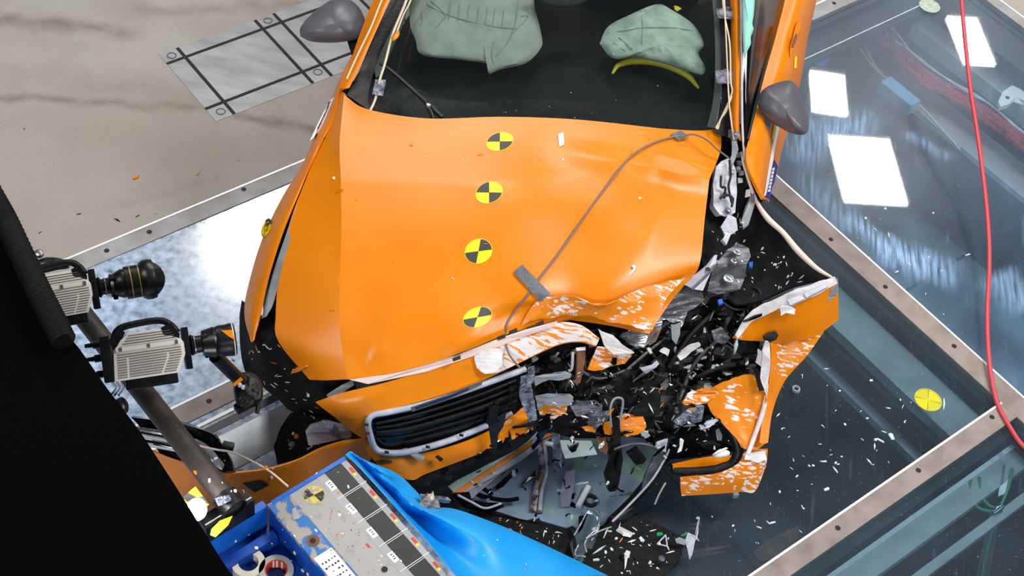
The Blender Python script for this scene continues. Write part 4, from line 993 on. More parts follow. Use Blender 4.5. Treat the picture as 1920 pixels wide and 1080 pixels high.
# suspension tower, rails and metal brackets beside the bonnet
tw = poly('suspension_tower', [(1338, 500, .80), (1352, 482, .81), (1366, 466, .82), (1383, 456, .83), (1405, 462, .82), (1408, 480, .80), (1400, 496, .79), (1396, 522, .75), (1388, 542, .73), (1368, 548, .72), (1345, 552, .72), (1326, 546, .73), (1332, 522, .76)], m_zinc, car, th=.04, sub=3, rnd=.012)
for x, y, z, r in ((1366, 524, .765, .022), (1382, 474, .83, .018), (1376, 491, .81, .014)):
    lathe('tower_bolt', W(x, y, z), UP, ((0, r), (.008, r), (.010, r * .7), (.010, r * .5), (.016, r * .45), (.018, r * .2)), m_silver, tw, 18)
rl = poly('apron_rail', [(1289, 536, .80), (1305, 520, .815), (1330, 500, .83), (1340, 478, .845), (1345, 478, .845), (1342, 494, .83), (1350, 490, .83), (1334, 508, .81), (1318, 545, .77), (1300, 542, .78)], m_pale, car, th=.02)
lathe('rail_hole', W(1327, 505, .828), UP, ((0, .010), (.002, .010)), m_hole, rl, 14)
tube('rail_bead', [W(*p) for p in ((1298, 543, .795), (1318, 524, .81), (1334, 508, .825), (1346, 494, .84))], .004, m_zinc, rl)
poly('apron_plate', [(1262, 545, .76), (1290, 540, .775), (1318, 548, .755), (1322, 560, .73), (1300, 580, .70), (1275, 590, .69), (1245, 594, .69), (1228, 585, .71)], m_zinc, car, th=.01, sub=3, rnd=.012)
poly('apron_plate', [(1228, 582, .715), (1262, 590, .70), (1290, 582, .705), (1285, 596, .68), (1262, 606, .665), (1250, 596, .68), (1225, 600, .68)], m_silver, car, th=.01, sub=2, rnd=.015, jag=1)
poly('apron_plate', [(1222, 600, .69), (1244, 590, .70), (1240, 615, .665), (1226, 640, .64), (1205, 655, .62), (1180, 645, .64), (1162, 630, .66), (1180, 618, .675), (1205, 618, .675)], m_silver, car, th=.01, sub=2, rnd=.02, jag=1)
poly('torn_bracket', [(1258, 610, .65), (1276, 604, .655), (1275, 628, .63), (1268, 646, .61), (1260, 636, .62)], m_clip, car, th=.008)
poly('torn_bracket', [(1215, 640, .64), (1228, 610, .67), (1242, 614, .665), (1230, 640, .635), (1218, 648, .63)], m_rust, car, th=.012)
hg = poly('hinge_bracket', [(1337, 345, .91), (1342, 318, .94), (1352, 303, .955), (1366, 294, .96), (1374, 304, .95), (1380, 325, .93), (1382, 360, .89), (1378, 400, .85), (1368, 408, .84), (1350, 402, .85), (1338, 385, .87)], m_pale, car, th=.04, sub=3, rnd=.012)
for q in (((1352, 330), (1352, 350), (1360, 352), (1358, 372)), ((1368, 300), (1370, 330), (1366, 350), (1372, 380)), ((1350, 372), (1362, 366), (1374, 372), (1372, 388))):
    tube('wire', [W(x, y, .975 - (y - 300) * .001) for x, y in q], .005, m_black, hg)
for x, y in ((1359, 366), (1364, 396), (1371, 324), (1384, 318)): lathe('tower_bolt', W(x, y, .955 - (y - 300) * .001), UP, ((0, .012), (.01, .011), (.014, .005)), m_silver, hg, 10)
poly('hinge_arm', [(1373, 262, 1.0), (1380, 258, 1.0), (1384, 282, .98), (1378, 300, .96), (1370, 320, .94), (1362, 314, .94), (1372, 290, .97)], m_clip, car, th=.02, sub=2, rnd=.008)
poly('hinge_arm', [(1372, 250, 1.01), (1382, 254, 1.0), (1380, 272, .99), (1374, 268, .99)], m_orange, car, th=.01)
poly('torn_bracket', [(1352, 425, .86), (1366, 402, .88), (1380, 410, .87), (1384, 430, .85), (1370, 440, .84), (1362, 460, .82), (1354, 452, .83), (1360, 440, .84)], m_pale, car, th=.015, sub=2, rnd=.01)
poly('label_tag', [(1399, 356, .88), (1408, 354, .88), (1407, 368, .87), (1397, 370, .87)], m_paper, car, th=.003)
poly('air_duct', [(1390, 415, .84), (1402, 385, .87), (1414, 360, .89), (1416, 380, .87), (1404, 420, .84), (1394, 428, .83)], m_clip, car, th=.02)
for x, y in ((1384, 290), (1386, 306), (1380, 318), (1390, 324), (1388, 338)): poly('torn_bracket', [(x - 4, y - 5, .93), (x + 4, y - 4, .93), (x + 5, y + 4, .92), (x - 3, y + 5, .92)], m_clip, car, th=.01)
m_bluec = M('blue_connector', (40, 96, 200), .4)
for q in (((1404, 492), (1412, 490), (1411, 502), (1405, 500)), ((1346, 562), (1354, 560), (1356, 568), (1348, 570))): poly('connector', [(x, y, .72) for x, y in q], m_bluec, car, th=.012)

# cables and hoses in the bay
for k, q in enumerate((((1340, 565), (1380, 548), (1420, 556), (1416, 590)), ((1345, 572), (1375, 590), (1400, 585), (1410, 560)), ((1330, 560), (1360, 540), (1395, 528)), ((1250, 700), (1290, 640), (1330, 600)), ((1270, 760), (1300, 690), (1350, 640)), ((1210, 720), (1220, 690), (1240, 670), (1232, 640)), ((1385, 560), (1400, 600), (1420, 620)), ((1160, 690), (1190, 660), (1215, 670), (1240, 700)), ((1080, 700), (1120, 720), (1180, 700)), ((1300, 720), (1340, 700), (1390, 690)))):
    tube('bay_hose', [on(x, y, .035) for x, y in q], random.choice((.006, .009, .012)), random.choice((m_rubber, m_rubber, m_black, m_zinc)), car)

# standing struts in front of the grille end
for q, r in (((919, 775), (912, 812)), ((930, 760), (921, 816)), ((958, 735), (940, 770))):
    tube('broken_strut', [on(q[0], q[1], 0.02, bvh_of([gr])) + Vector((0, -.02, .03)), W(r[0], r[1], .42)], .011, m_black, car, res=1)
poly('broken_strut', [(918, 765, .60), (932, 762, .60), (936, 790, .54), (932, 840, .44), (922, 844, .43), (916, 800, .52)], m_black, car, th=.012)
poly('broken_strut', [(938, 778, .56), (950, 772, .57), (944, 800, .52), (932, 818, .48)], m_black, car, th=.012)
poly('broken_strut', [(1083, 655, .68), (1098, 652, .68), (1097, 680, .63), (1088, 718, .57), (1078, 722, .56), (1082, 690, .62)], m_rust, car, th=.015)
poly('broken_strut', [(1080, 652, .685), (1098, 650, .685), (1098, 656, .68), (1082, 658, .68)], m_white, car, th=.01)
poly('broken_strut', [(1070, 716, .57), (1078, 712, .575), (1084, 722, .56), (1072, 724, .56)], m_silver, car, th=.01)
tube('broken_strut', [W(1074, 660, .67), W(1072, 690, .62), W(1066, 696, .61)], .006, m_pale, car)
# silver tape hanging across the grille
poly('tape_wrap', [(978, 705, .70), (994, 700, .70), (998, 735, .64), (1004, 760, .59), (1008, 786, .54), (994, 790, .535), (982, 768, .58), (974, 738, .64)], m_tapesh, car, th=.006, sub=4, rnd=.012)
poly('tape_wrap', [(974, 739, .645), (998, 736, .645), (1000, 745, .63), (977, 748, .63)], m_tape, car, th=.005)
poly('tape_wrap', [(990, 690, .72), (1002, 688, .72), (1003, 705, .69), (998, 720, .66), (992, 712, .68)], m_tapesh, car, th=.006, sub=2, rnd=.01)
poly('cross_member', [(1000, 708, .66), (1040, 700, .665), (1072, 702, .66), (1070, 708, .65), (1030, 712, .645), (1004, 724, .63)], m_clip, car, th=.015, jag=1)
poly('cross_member', [(1004, 745, .58), (1060, 742, .58), (1075, 744, .575), (1070, 760, .55), (1020, 758, .555), (1008, 768, .54)], m_clip, car, th=.015, jag=1)
# orange fragments still attached along the bumper line
for q, mm in (([(1006, 762, .53), (1040, 755, .545), (1064, 757, .54), (1060, 776, .50), (1040, 786, .48), (1014, 780, .495)], m_scrape), ([(1148, 785, .46), (1170, 776, .48), (1206, 780, .47), (1212, 800, .44), (1196, 815, .42), (1170, 816, .42), (1160, 800, .44)], m_scrape),
              ([(1134, 790, .46), (1150, 788, .46), (1150, 812, .42), (1134, 814, .42)], m_orange), ([(948, 790, .50), (978, 766, .54), (988, 768, .535), (990, 784, .51), (938, 818, .45), (936, 808, .47)], m_orange),
              ([(1090, 800, .44), (1118, 798, .445), (1116, 812, .42), (1098, 810, .42)], m_orange), ([(1118, 820, .40), (1140, 822, .40), (1138, 850, .35), (1124, 846, .36)], m_rust)):
    poly('bumper_fragment', q, mm, car, th=.006, sub=2, rnd=.014, jag=1)
# crushed grey sheet between the fragments
for q in ([(1070, 758, .52), (1100, 750, .535), (1130, 754, .53), (1128, 775, .49), (1110, 788, .47), (1080, 782, .48)], [(1100, 790, .47), (1125, 775, .49), (1145, 770, .50), (1140, 786, .47), (1118, 800, .45)]):
    poly('crash_box', q, m_zinc, car, th=.012, sub=3, rnd=.02, jag=1)
tube('bent_pipe', [W(*p) for p in ((1146, 800, .48), (1144, 770, .54), (1150, 750, .57), (1162, 746, .57), (1168, 756, .55), (1160, 800, .47))], .005, m_clip, car)
poly('radiator_pack', [(1176, 745, .55), (1210, 730, .57), (1240, 740, .55), (1238, 775, .48), (1190, 778, .48)], m_liner, car, th=.03, sub=3, rnd=.03)
for k in range(6):
    y = 738 + k * 6.5
    tube('radiator_fin', [on(1180 + 2 * k, y, .03), on(1206, y - 3, .035), on(1234, y, .03)], .004, m_zinc, car, res=1)
for k in range(4):
    x, y = 1172 + k * 9, 700 - k * 7
    tube('silver_rod', [on(x, y + 6, .05), on(x + 42, y - 26, .07)], .0055, m_silver, car, res=1)
    tube('silver_rod', [on(1182 + k * 8, 730 - k * 5, .05), on(1206 + k * 8, 712 - k * 5, .06)], .004, m_silver, car, res=1)
for q in ([(1200, 690, .60), (1222, 684, .60), (1232, 676, .61), (1236, 682, .60), (1222, 694, .58), (1212, 700, .57)], [(1238, 660, .64), (1248, 652, .65), (1256, 656, .64), (1252, 668, .62)], [(1270, 668, .58), (1290, 650, .61), (1312, 643, .62), (1314, 648, .61), (1296, 660, .59), (1276, 676, .57)]):
    poly('torn_bracket', q, random.choice((m_pale, m_white, m_clip)), car, th=.01, jag=1)
mesh_g = [(1334, 620, .58), (1352, 612, .59), (1372, 628, .57), (1360, 645, .55), (1340, 642, .555)]
poly('metal_mesh', mesh_g, m_zinc, car, th=.01, sub=3, rnd=.02)

# right bumper corner with the fog lamp
cnr = sheet('bumper_corner', [
    [(1320, 735, .52), (1350, 720, .54), (1380, 708, .56), (1405, 702, .565), (1430, 712, .55)],
    [(1330, 765, .48), (1365, 752, .49), (1395, 745, .50), (1420, 745, .50), (1438, 745, .49)],
    [(1350, 790, .44), (1375, 785, .45), (1400, 785, .45), (1420, 785, .445), (1440, 790, .43)],
    [(1378, 820, .41), (1390, 820, .415), (1405, 822, .41), (1420, 822, .405), (1438, 820, .39)],
    [(1390, 838, .39), (1400, 842, .39), (1410, 843, .385), (1422, 842, .38), (1438, 828, .375)]], m_scrape2, car, thick=.005, nu=6, nv=5, rough=.006, rscale=18)
tag(cnr, 'torn orange bumper corner with white scrapes')
poly('black_flap', [(1412, 690, .60), (1420, 690, .60), (1432, 712, .57), (1442, 728, .54), (1424, 734, .53)], m_black, car, th=.008)
bz = tube('fog_lamp_bezel', [W(*p) for p in ((1262, 882, .30), (1300, 884, .30), (1345, 880, .305), (1372, 868, .32), (1384, 848, .35), (1378, 822, .385), (1364, 798, .415), (1348, 788, .43), (1325, 790, .43))], [.016, .018, .019, .02, .021, .02, .019, .018, .012], m_black, car, n=10)
sheet('fog_lamp', [[(1262, 830, .40), (1300, 812, .415), (1345, 798, .42), (1362, 800, .415)], [(1255, 848, .36), (1300, 838, .37), (1350, 828, .38), (1378, 835, .375)], [(1250, 862, .33), (1300, 858, .335), (1352, 850, .345), (1378, 846, .35)]], m_blackgl, bz, nu=5, nv=5, thick=.02)
poly('lamp_glass', [(1342, 806, .45), (1348, 803, .455), (1354, 815, .44), (1353, 826, .43), (1346, 826, .43)], m_chrome, bz, th=.005)
pillow('chrome_reflector', [(1336, 852, .40), (1350, 842, .41), (1367, 846, .405), (1365, 855, .395), (1345, 859, .39)], m_flake, bz, h=.014, rings=4)  # white pillow paints in the highlight on the fog lamp's chrome
poly('orange_sill', [(1256, 872, .325), (1300, 862, .34), (1345, 857, .345), (1372, 854, .345), (1366, 864, .33), (1340, 872, .315), (1300, 877, .31), (1260, 880, .31)], m_orange, bz, th=.006)
sheet('bumper_corner', [
    [(1276, 896, .30), (1310, 892, .30), (1350, 886, .31), (1380, 870, .33), (1400, 846, .36), (1440, 842, .36)],
    [(1276, 912, .26), (1310, 909, .26), (1355, 904, .27), (1390, 896, .28), (1415, 880, .30), (1438, 862, .32)],
    [(1278, 930, .21), (1312, 928, .21), (1358, 925, .21), (1392, 922, .21), (1416, 921, .21), (1436, 875, .28)]], m_scrape2, car, thick=.005, nu=6, nv=5)
poly('bare_patch', [(1398, 850, .362), (1436, 845, .362), (1438, 862, .335), (1420, 868, .33), (1396, 862, .345)], m_flake, car, th=.004, jag=1)
tube('bumper_rib', [W(*p) for p in ((1438, 742, .505), (1428, 780, .465), (1412, 825, .415), (1402, 852, .385))], .010, m_white, car)
# broken lamp unit pieces
for q, mm in (([(1262, 790, .50), (1290, 768, .53), (1320, 764, .53), (1316, 790, .49), (1276, 802, .475)], m_tapesh), ([(1312, 800, .46), (1335, 784, .48), (1348, 786, .475), (1330, 802, .45), (1314, 806, .445)], m_pale), ([(1290, 740, .56), (1330, 730, .57), (1350, 738, .55), (1310, 760, .53), (1280, 756, .54)], m_scrape2), ([(1232, 830, .40), (1252, 825, .41), (1250, 845, .38), (1228, 842, .385)], m_pale), ([(1274, 830, .43), (1282, 826, .435), (1278, 845, .40), (1270, 848, .395)], m_flake)):
    poly('lamp_fragment', q, mm, car, th=.01, sub=2, rnd=.02, jag=1)
# long dark trim hanging to the floor, with grey mesh
tr = poly('bumper_trim_strip', [(1258, 838, .36), (1264, 848, .34), (1230, 905, .22), (1190, 950, .10), (1152, 978, .10), (1146, 970, .11), (1186, 936, .14), (1222, 885, .26)], m_black, car, th=.02)
poly('trim_mesh', [(1246, 850, .36), (1225, 855, .345), (1208, 895, .26), (1204, 920, .20), (1222, 900, .24), (1250, 856, .345)], m_zinc, tr, th=.01, sub=2, rnd=.006)
tube('chrome_line', [W(*p) for p in ((1256, 842, .365), (1226, 895, .265), (1186, 940, .15), (1148, 978, .12))], .005, m_pale, tr, res=3)
# vertical black strap with block
poly('hanging_strap', [(1148, 790, .50), (1162, 788, .50), (1164, 830, .42), (1168, 862, .34), (1162, 900, .24), (1158, 918, .20), (1140, 920, .2), (1136, 896, .26), (1146, 870, .33), (1142, 842, .39), (1150, 824, .43)], m_black, car, th=.03)
poly('hanging_strap', [(1176, 852, .36), (1196, 840, .38), (1212, 862, .33), (1206, 870, .31), (1192, 872, .31)], m_black, car, th=.02)
tube('bent_pipe', [W(*p) for p in ((1144, 846, .41), (1170, 836, .43), (1200, 832, .44), (1225, 838, .42), (1240, 850, .39))], .005, m_zinc, car)
# long lower lip and the blade pieces over the glass
poly('lower_lip', [(930, 812, .40), (1000, 780, .46), (1006, 786, .45), (950, 822, .385), (870, 868, .32), (800, 905, .28), (780, 912, .27), (778, 902, .29), (850, 862, .34)], m_blackgl, car, th=.02)
poly('lower_lip', [(1050, 816, .40), (1090, 813, .405), (1136, 818, .40), (1130, 822, .39), (1080, 822, .39)], m_blackgl, car, th=.01)
for q in ([(1012, 780, .50), (1032, 782, .49), (1028, 805, .44), (1014, 828, .39), (1000, 845, .35), (996, 838, .36), (1010, 812, .42)], [(960, 800, .46), (1010, 790, .48), (1030, 772, .51), (1034, 776, .505), (1012, 798, .465), (962, 804, .455)], [(1004, 790, .5), (1046, 776, .52), (1012, 782, .51)]):
    poly('broken_strut', q, m_blackgl, car, th=.012)

# random torn plastic and metal caught in the bay
kinds = (('torn_bracket', (m_black, m_blackgl, m_black, m_blackgl, m_zinc, m_silver)), ('wire', (m_rubber, m_black, m_zinc)), ('plastic_clip', (m_black, m_clip, m_pale)))
rnd = random.Random(11)
spots = []
while len(spots) < 135:
    x, y = rnd.uniform(985, 1430), rnd.uniform(560, 835)
    lo = 600 + max(0, (1230 - x)) * .35
    if y < lo or (x > 1385 and y > 700) or (x < 1120 and y < 655): continue
    spots.append((x, y))
for i, (x, y) in enumerate(spots):
    nm, mats = kinds[(0, 0, 1, 2)[i % 4]]; mm = rnd.choice(mats)
    p = on(x, y, rnd.uniform(.015, .06)); a = rnd.uniform(0, 6.28); s = rnd.uniform(.010, .030)
    d = Vector((math.cos(a), math.sin(a), rnd.uniform(-.5, .5))); e = d.cross(UP).normalized()
    if nm == 'wire':
        tube('wire', [p - d * s * 1.6, p + UP * s * .7 + e * s, p + d * s * 1.8], rnd.uniform(.0025, .006), mm, car, n=6, res=4)
    elif nm == 'plastic_clip':
        box('plastic_clip', p, (d.normalized(), e, d.normalized().cross(e)), (s * .6, s * .3, s * .2), mm, car, bev=.002)
    else:
        q = [p + d * s * rnd.uniform(.8, 1.7) * math.cos(t) + e * s * rnd.uniform(.25, .8) * math.sin(t) + UP * s * rnd.uniform(-.3, .3) for t in (0, 1, 2, 3.1, 4.2, 5.2)]
        poly('torn_bracket', q, mm, car, th=.005, world=True, seed=i + 1)
for x, y in ((760, 900), (800, 905), (840, 895)): poly('torn_bracket', [(x - 8, y, .37), (x + 9, y - 5, .37), (x + 6, y + 5, .36), (x - 4, y + 6, .36)], m_black, car, th=.008)

# pieces fallen clear of the car in front of it
m_gsheet = glass_mat('tinted_lamp_cover', (190, 214, 222), .25, (150, 170, 178), rough=.05)
tag(poly('undertray', [(880, 958, .03), (905, 955, .03), (975, 972, .03), (1010, 980, .03), (1060, 992, .03), (1076, 1000, .03), (1076, 1030, .03), (1060, 1060, .03), (1000, 1040, .03), (940, 1000, .03)], m_liner, th=.03, sub=3, rnd=.012), 'black undertray panel lying along the edge of the blue sheet', 'panel')
ut = poly('undertray', [(1112, 1003, .05), (1150, 975, .06), (1200, 968, .06), (1240, 985, .05), (1284, 1012, .05), (1272, 1050, .05), (1240, 1085, .05), (1150, 1120, .05), (1090, 1080, .05), (1096, 1040, .05)], m_liner, th=.04, sub=3, rnd=.02)
tag(ut, 'black felted undertray with a triangle mark lying on the glass at the bottom', 'panel')
for a, b in (((1232, 1020), (1248, 1003)), ((1248, 1003), (1251, 1024)), ((1251, 1024), (1232, 1020))):
    tube('triangle_mark', [W(*a, .078), W(*b, .078)], .003, m_pale, ut, res=1)
lathe('plug', W(1240, 1048, .07), UP, ((0, .014), (.006, .014), (.008, .010)), m_zinc, ut, 16)
sp2 = poly('lamp_cover', [(1310, 1075 - 60, .08), (1303, 1003, .09), (1308, 978, .12), (1312, 972, .13), (1309, 988, .11), (1303, 1015, .09), (1298, 1040, .05), (1293, 1050, .04), (1289, 1030, .07), (1284, 1015, .08), (1290, 998, .1)], m_pale, th=.006, sub=2, rnd=.008)
tag(sp2, 'pale curved splinter of lamp cover standing at the tray edge, bottom right', 'splinter')
tag(poly('clip_bracket', [(1266, 1010, .10), (1274, 1007, .10), (1286, 1012, .10), (1284, 1022, .09), (1268, 1018, .09)], m_clip, th=.01), 'small grey bracket on the black undertray beside the pale splinter', 'bracket')
hl = empty('headlight', W(1110, 985, .05), 'smashed clear headlight housing with bent wires between the black panels', 'headlight')
poly('housing', [(1078, 1000, .05), (1090, 972, .07), (1104, 955, .09), (1122, 958, .09), (1124, 985, .07), (1110, 1030, .05), (1085, 1045, .04)], m_gsheet, hl, th=.02, sub=2, rnd=.02)
for q in (((1076, 1004), (1090, 980), (1100, 960)), ((1100, 955), (1120, 960), (1121, 986), (1098, 1010)), ((1104, 1005), (1096, 1020), (1100, 1036)), ((1102, 1008), (1124, 996), (1146, 988)), ((1084, 1022), (1078, 1040), (1098, 1044))):
    tube('chrome_frame', [W(x, y, .11) for x, y in q], .0042, m_silver, hl)
poly('reflector', [(1076, 1030, .09), (1094, 1024, .1), (1096, 1034, .09), (1078, 1040, .08)], m_chrome, hl, th=.01)
poly('reflector', [(1085, 968, .10), (1102, 964, .11), (1092, 990, .09), (1084, 1000, .08)], m_blackgl, hl, th=.01)
tag(poly('splinter', [(1074, 1010, .06), (1076, 1048, .04), (1060, 1040, .04), (1068, 1020, .05)], m_blackgl, th=.02), 'gloss black wedge standing between blue sheet and headlight', 'splinter')
m_sheet = M('pale_blue_sheet', (128, 150, 172), .28, c2=(150, 186, 166), scale=3.2, lo=.52, hi=.62)
tag(poly('plastic_sheet', [(862, 928, .012), (1012, 812, .012), (1110, 806, .012), (1232, 826, .012), (1246, 850, .012), (1150, 968, .012), (1104, 1006, .012), (1074, 985, .012), (1062, 990, .012), (1000, 972, .012), (985, 976, .012), (905, 950, .012)], m_sheet, th=.008), 'pale blue sheet with rounded corner lying under the fragments before the car', 'sheet')
m_bluegls = M('pale_green_painted_strip', (176, 204, 190), .4)
st = empty('crash_bar', W(900, 880, .1), 'long pale green and orange edged strip lying on the glass below the grille', 'bumper beam')
poly('green_face', [(841, 912, .16), (980, 816, .18), (1010, 806, .19), (1002, 822, .17), (850, 922, .14)], m_bluegls, st, th=.01)
poly('orange_edge', [(850, 922, .14), (1002, 823, .17), (1030, 812, .185), (1036, 815, .18), (1004, 830, .16), (860, 928, .13)], m_orange, st, th=.008)
poly('pale_face', [(862, 930, .125), (1004, 832, .155), (1036, 818, .175), (980, 862, .12), (930, 895, .08), (885, 935, .06)], m_pale, st, th=.008)
tag(poly('lamp_glass_panel', [(1050, 825, .22), (1108, 826, .22), (1120, 852, .18), (1060, 860, .17), (1054, 845, .19)], M('pale_lamp_back', (206, 226, 226), .35), th=.012), 'pale mint lamp back panel with a black notch lying before the bumper', 'panel')
tag(poly('splinter', [(1066, 842, .215), (1086, 832, .225), (1080, 846, .205), (1072, 849, .2)], m_blackgl, th=.006), 'black triangular splinter on the pale mint panel', 'splinter')
m_rail = M('mottled_rail', (168, 168, 172), .45, .2, c2=(112, 78, 60), scale=34, lo=.44, hi=.54)
rr = empty('steel_rail', W(1012, 890, .03), 'mottled rusty steel rail piece standing upright in the photo below the grille', 'rail')
tube('rail_side', [W(1012, 826, .16), W(1016, 880, .06), W(1006, 915, .03), (W(1000, 960, .02))], .014, m_rail, rr, res=3)
tube('rail_side', [W(1020, 826, .16), W(1024, 880, .06), W(1016, 918, .03), (W(1012, 958, .02))], .009, m_pale, rr, res=3)
tag(poly('foil_scrap', [(1034, 812, .2), (1052, 814, .2), (1054, 850, .13), (1052, 880, .08), (1038, 888, .06), (1036, 850, .12)], m_tapesh, th=.006, sub=3, rnd=.015), 'crumpled foil scrap hanging beside the pale mint panel', 'scrap')
tag(poly('foil_scrap', [(1062, 885, .05), (1078, 880, .06), (1076, 910, .03), (1068, 950, .02), (1052, 952, .02), (1050, 920, .02)], M('mauve_grey_plastic', (146, 146, 166), .45), th=.006, sub=2, rnd=.01), 'mauve grey plastic scrap lying on the glass below the mint panel', 'scrap')
tag(poly('splinter', [(1046, 924, .02), (1060, 922, .02), (1068, 926, .02), (1056, 930, .02)], m_blackgl, th=.006), 'black oval splinter across the mauve grey scrap', 'splinter')
tag(tube('metal_tube', [W(1084, 950, .02), W(1103, 912, .03)], .013, m_beamw, res=1), 'short pale metal tube lying on the glass in front of the car', 'tube')
tag(lathe('black_ring', W(1106, 942, .005), UP, ((0, .03), (.02, .03), (.02, .018), (0, .018)), m_rubber, caps=False), 'round black rubber ring on the glass beside the pale metal tube', 'ring')
bl = poly('broken_strut', [(928, 912, .04), (940, 900, .05), (958, 885, .06), (970, 878, .06), (972, 884, .06), (960, 895, .05), (944, 912, .04), (932, 918, .03)], m_blackgl, th=.014)
tag(bl, 'curved black strut lying on the glass left of the rusty rail', 'strut')
tag(tube('rod', [W(1004, 884, .03), W(985, 905, .02), W(978, 912, .02)], .004, m_blackgl, res=1), 'thin black rod on the glass between curved strut and rusty rail', 'rod')
for q, lb in (([(875, 890), (890, 905), (912, 920), (924, 928)], 'upper black blade over the blue sheet edge'), ([(890, 925), (920, 934), (950, 938), (972, 935)], 'black blade lying flat below the upper one')):
    tag(tube('trim_blade', [W(x, y, .05) for x, y in q], .009, m_blackgl), lb, 'blade')
cl = empty('bumper_lip', W(910, 940, .08), 'black curved lip with a bright edge at the corner of the blue sheet', 'lip')
poly('lip_body', [(845, 925, .16), (880, 922, .14), (885, 938, .12), (910, 952, .1), (940, 942, .1), (946, 950, .09), (915, 964, .07), (870, 952, .10)], m_blackgl, cl, th=.02)
tube('bright_edge', [W(*p) for p in ((858, 928, .17), (885, 942, .13), (910, 953, .11), (940, 944, .11))], .005, m_pale, cl)
tag(box('grey_cube', W(1378, 927, .03), ((.9, .4, 0), (-.4, .9, 0), UP), (.012, .012, .012), m_clip, bev=.002), 'small grey block on the glass under the torn bumper corner', 'block')
tag(tube('white_wire', [W(1248, 905, .03), W(1242, 915, .02), (W(1234, 930, .02)), W(1228, 945, .02)], .004, m_flake), 'short white twisted wire lying on the glass right of the dark trim strip', 'wire')
tag(lathe('grommet', W(1492, 731, 0), UP, ((0, .02), (.012, .018), (.012, .010), (0, .010)), m_clip, caps=False), 'oval grey grommet lying on the glass right of the torn wing', 'grommet')
# ------------------------------------------------------------------ barrier with its deformed blue face
m_bluep = M('barrier_blue_paint', (18, 84, 184), .42, c2=(10, 58, 146), scale=8)
m_bluel = M('barrier_blue_light', (22, 112, 214), .45, c2=(14, 90, 190), scale=10)
m_bluewear = M('barrier_blue_worn', (44, 108, 176), .5, c2=(158, 150, 142), scale=22, lo=.52, hi=.58, detail=9)
m_bluefoil = M('blue_painted_foil', (6, 160, 238), .42, c2=(0, 150, 232), scale=6)
m_alu = M('barrier_alu_plate', (164, 162, 160), .5, .1, c2=(150, 146, 144), scale=30, lo=.55, hi=.75, detail=10)
m_stripg = M('grey_scale_strip', (150, 152, 156), .5, c2=(168, 168, 170), scale=10)
m_blksq = M('scale_black', (18, 18, 20), .4, c2=(28, 28, 30), scale=60)
BO = W(650, 860, .85); BL = Vector((0.75427757, -0.65655567, 0)); BV = Vector((-0.65655567, -0.75427757, 0))


def bp(u, v, z): return Vector((BO.x, BO.y, 0)) + BL * u + BV * v + UP * z


bar = empty('barrier', bp(.6, .15, 0), 'blue crash barrier with a measuring scale on its top plate', 'barrier')


def bbox(name, u0, u1, v0, v1, z0, z1, mat, parent=bar, bev=0.0):
    return box(name, bp((u0 + u1) / 2, (v0 + v1) / 2, (z0 + z1) / 2), (BL, BV, UP), ((u1 - u0) / 2, (v1 - v0) / 2, (z1 - z0) / 2), mat, parent, bev)


bbox('frame', 0, 1.3, .006, .315, 0, .835, m_bluep, bev=.006)
bbox('front_rim', -.012, .004, 0, .30, .70, .853, m_bluel, bev=.003)
sc = bbox('scale_strip', .004, 1.3, .004, .026, .835, .8505, m_stripg)
bk = bbox('scale_black_band', .004, 1.3, .026, .094, .835, .8495, m_blksq)
gs = bbox('scale_grey_band', .004, 1.3, .094, .124, .835, .8500, m_stripg)
ap = bbox('top_plate', .004, 1.3, .124, .236, .835, .8495, m_alu)
wb_ = bbox('worn_band', -.008, 1.3, .236, .316, .835, .851, m_bluewear)
for k in range(11):
    u = .11 + .112 * k
    bbox('scale_line', u - .001, u + .001, .0, .12, .8496, .8512, m_paper, bk)
    bbox('scale_line', u + .006, u + .0075, .026, .094, .8496, .8508, m_paper, bk)
    u2 = u - .055
    bbox('red_mark', u2 - .02, u2 + .006, .008, .018, .8505, .8512, m_inkred, sc)
    bbox('yellow_mark', u2 + .006, u2 + .016, .010, .020, .8505, .8512, m_yellow, sc)
    lb = bbox('white_label', u2 - .020, u2 + .020, .094, .116, .8500, .8512, m_paper, gs)
    for j in range(3): bbox('ink_mark', u2 - .012 + .009 * j, u2 - .009 + .009 * j, .100, .110 - .003 * (j % 2), .8512, .8517, m_ink, lb)
for u, v, r in ((.19, .276, .010), (.41, .155, .010)):
    lathe('hole', bp(u, v, .8512), UP, ((0, r), (.0014, r), (.0016, r * .5)), m_hole, bar, 18)
lathe('hole_rust', bp(.19, .276, .8505), UP, ((0, .022), (.0010, .022), (.0012, .01)), m_rust, bar, 22)
lp = bbox('paper_label', .245, .56, .243, .312, .851, .8525, m_paper)
rs = random.Random(3)
for r in range(7):
    for c in range(5):
        if rs.random() < .85:
            u = .275 + r * .021; v = .252 + c * .0115
            bbox('handwriting', u, u + rs.uniform(.003, .008), v, v + rs.uniform(.003, .008), .8525, .853, m_ink, lp)
for u in (.44, .441): bbox('handwriting', u, u + .0012, .246, .310, .8525, .853, m_ink, lp)
for r in range(4):
    for c in range(4): bbox('handwriting', .46 + r * .02, .466 + r * .02, .254 + c * .013, .258 + c * .013, .8525, .853, m_ink, lp)
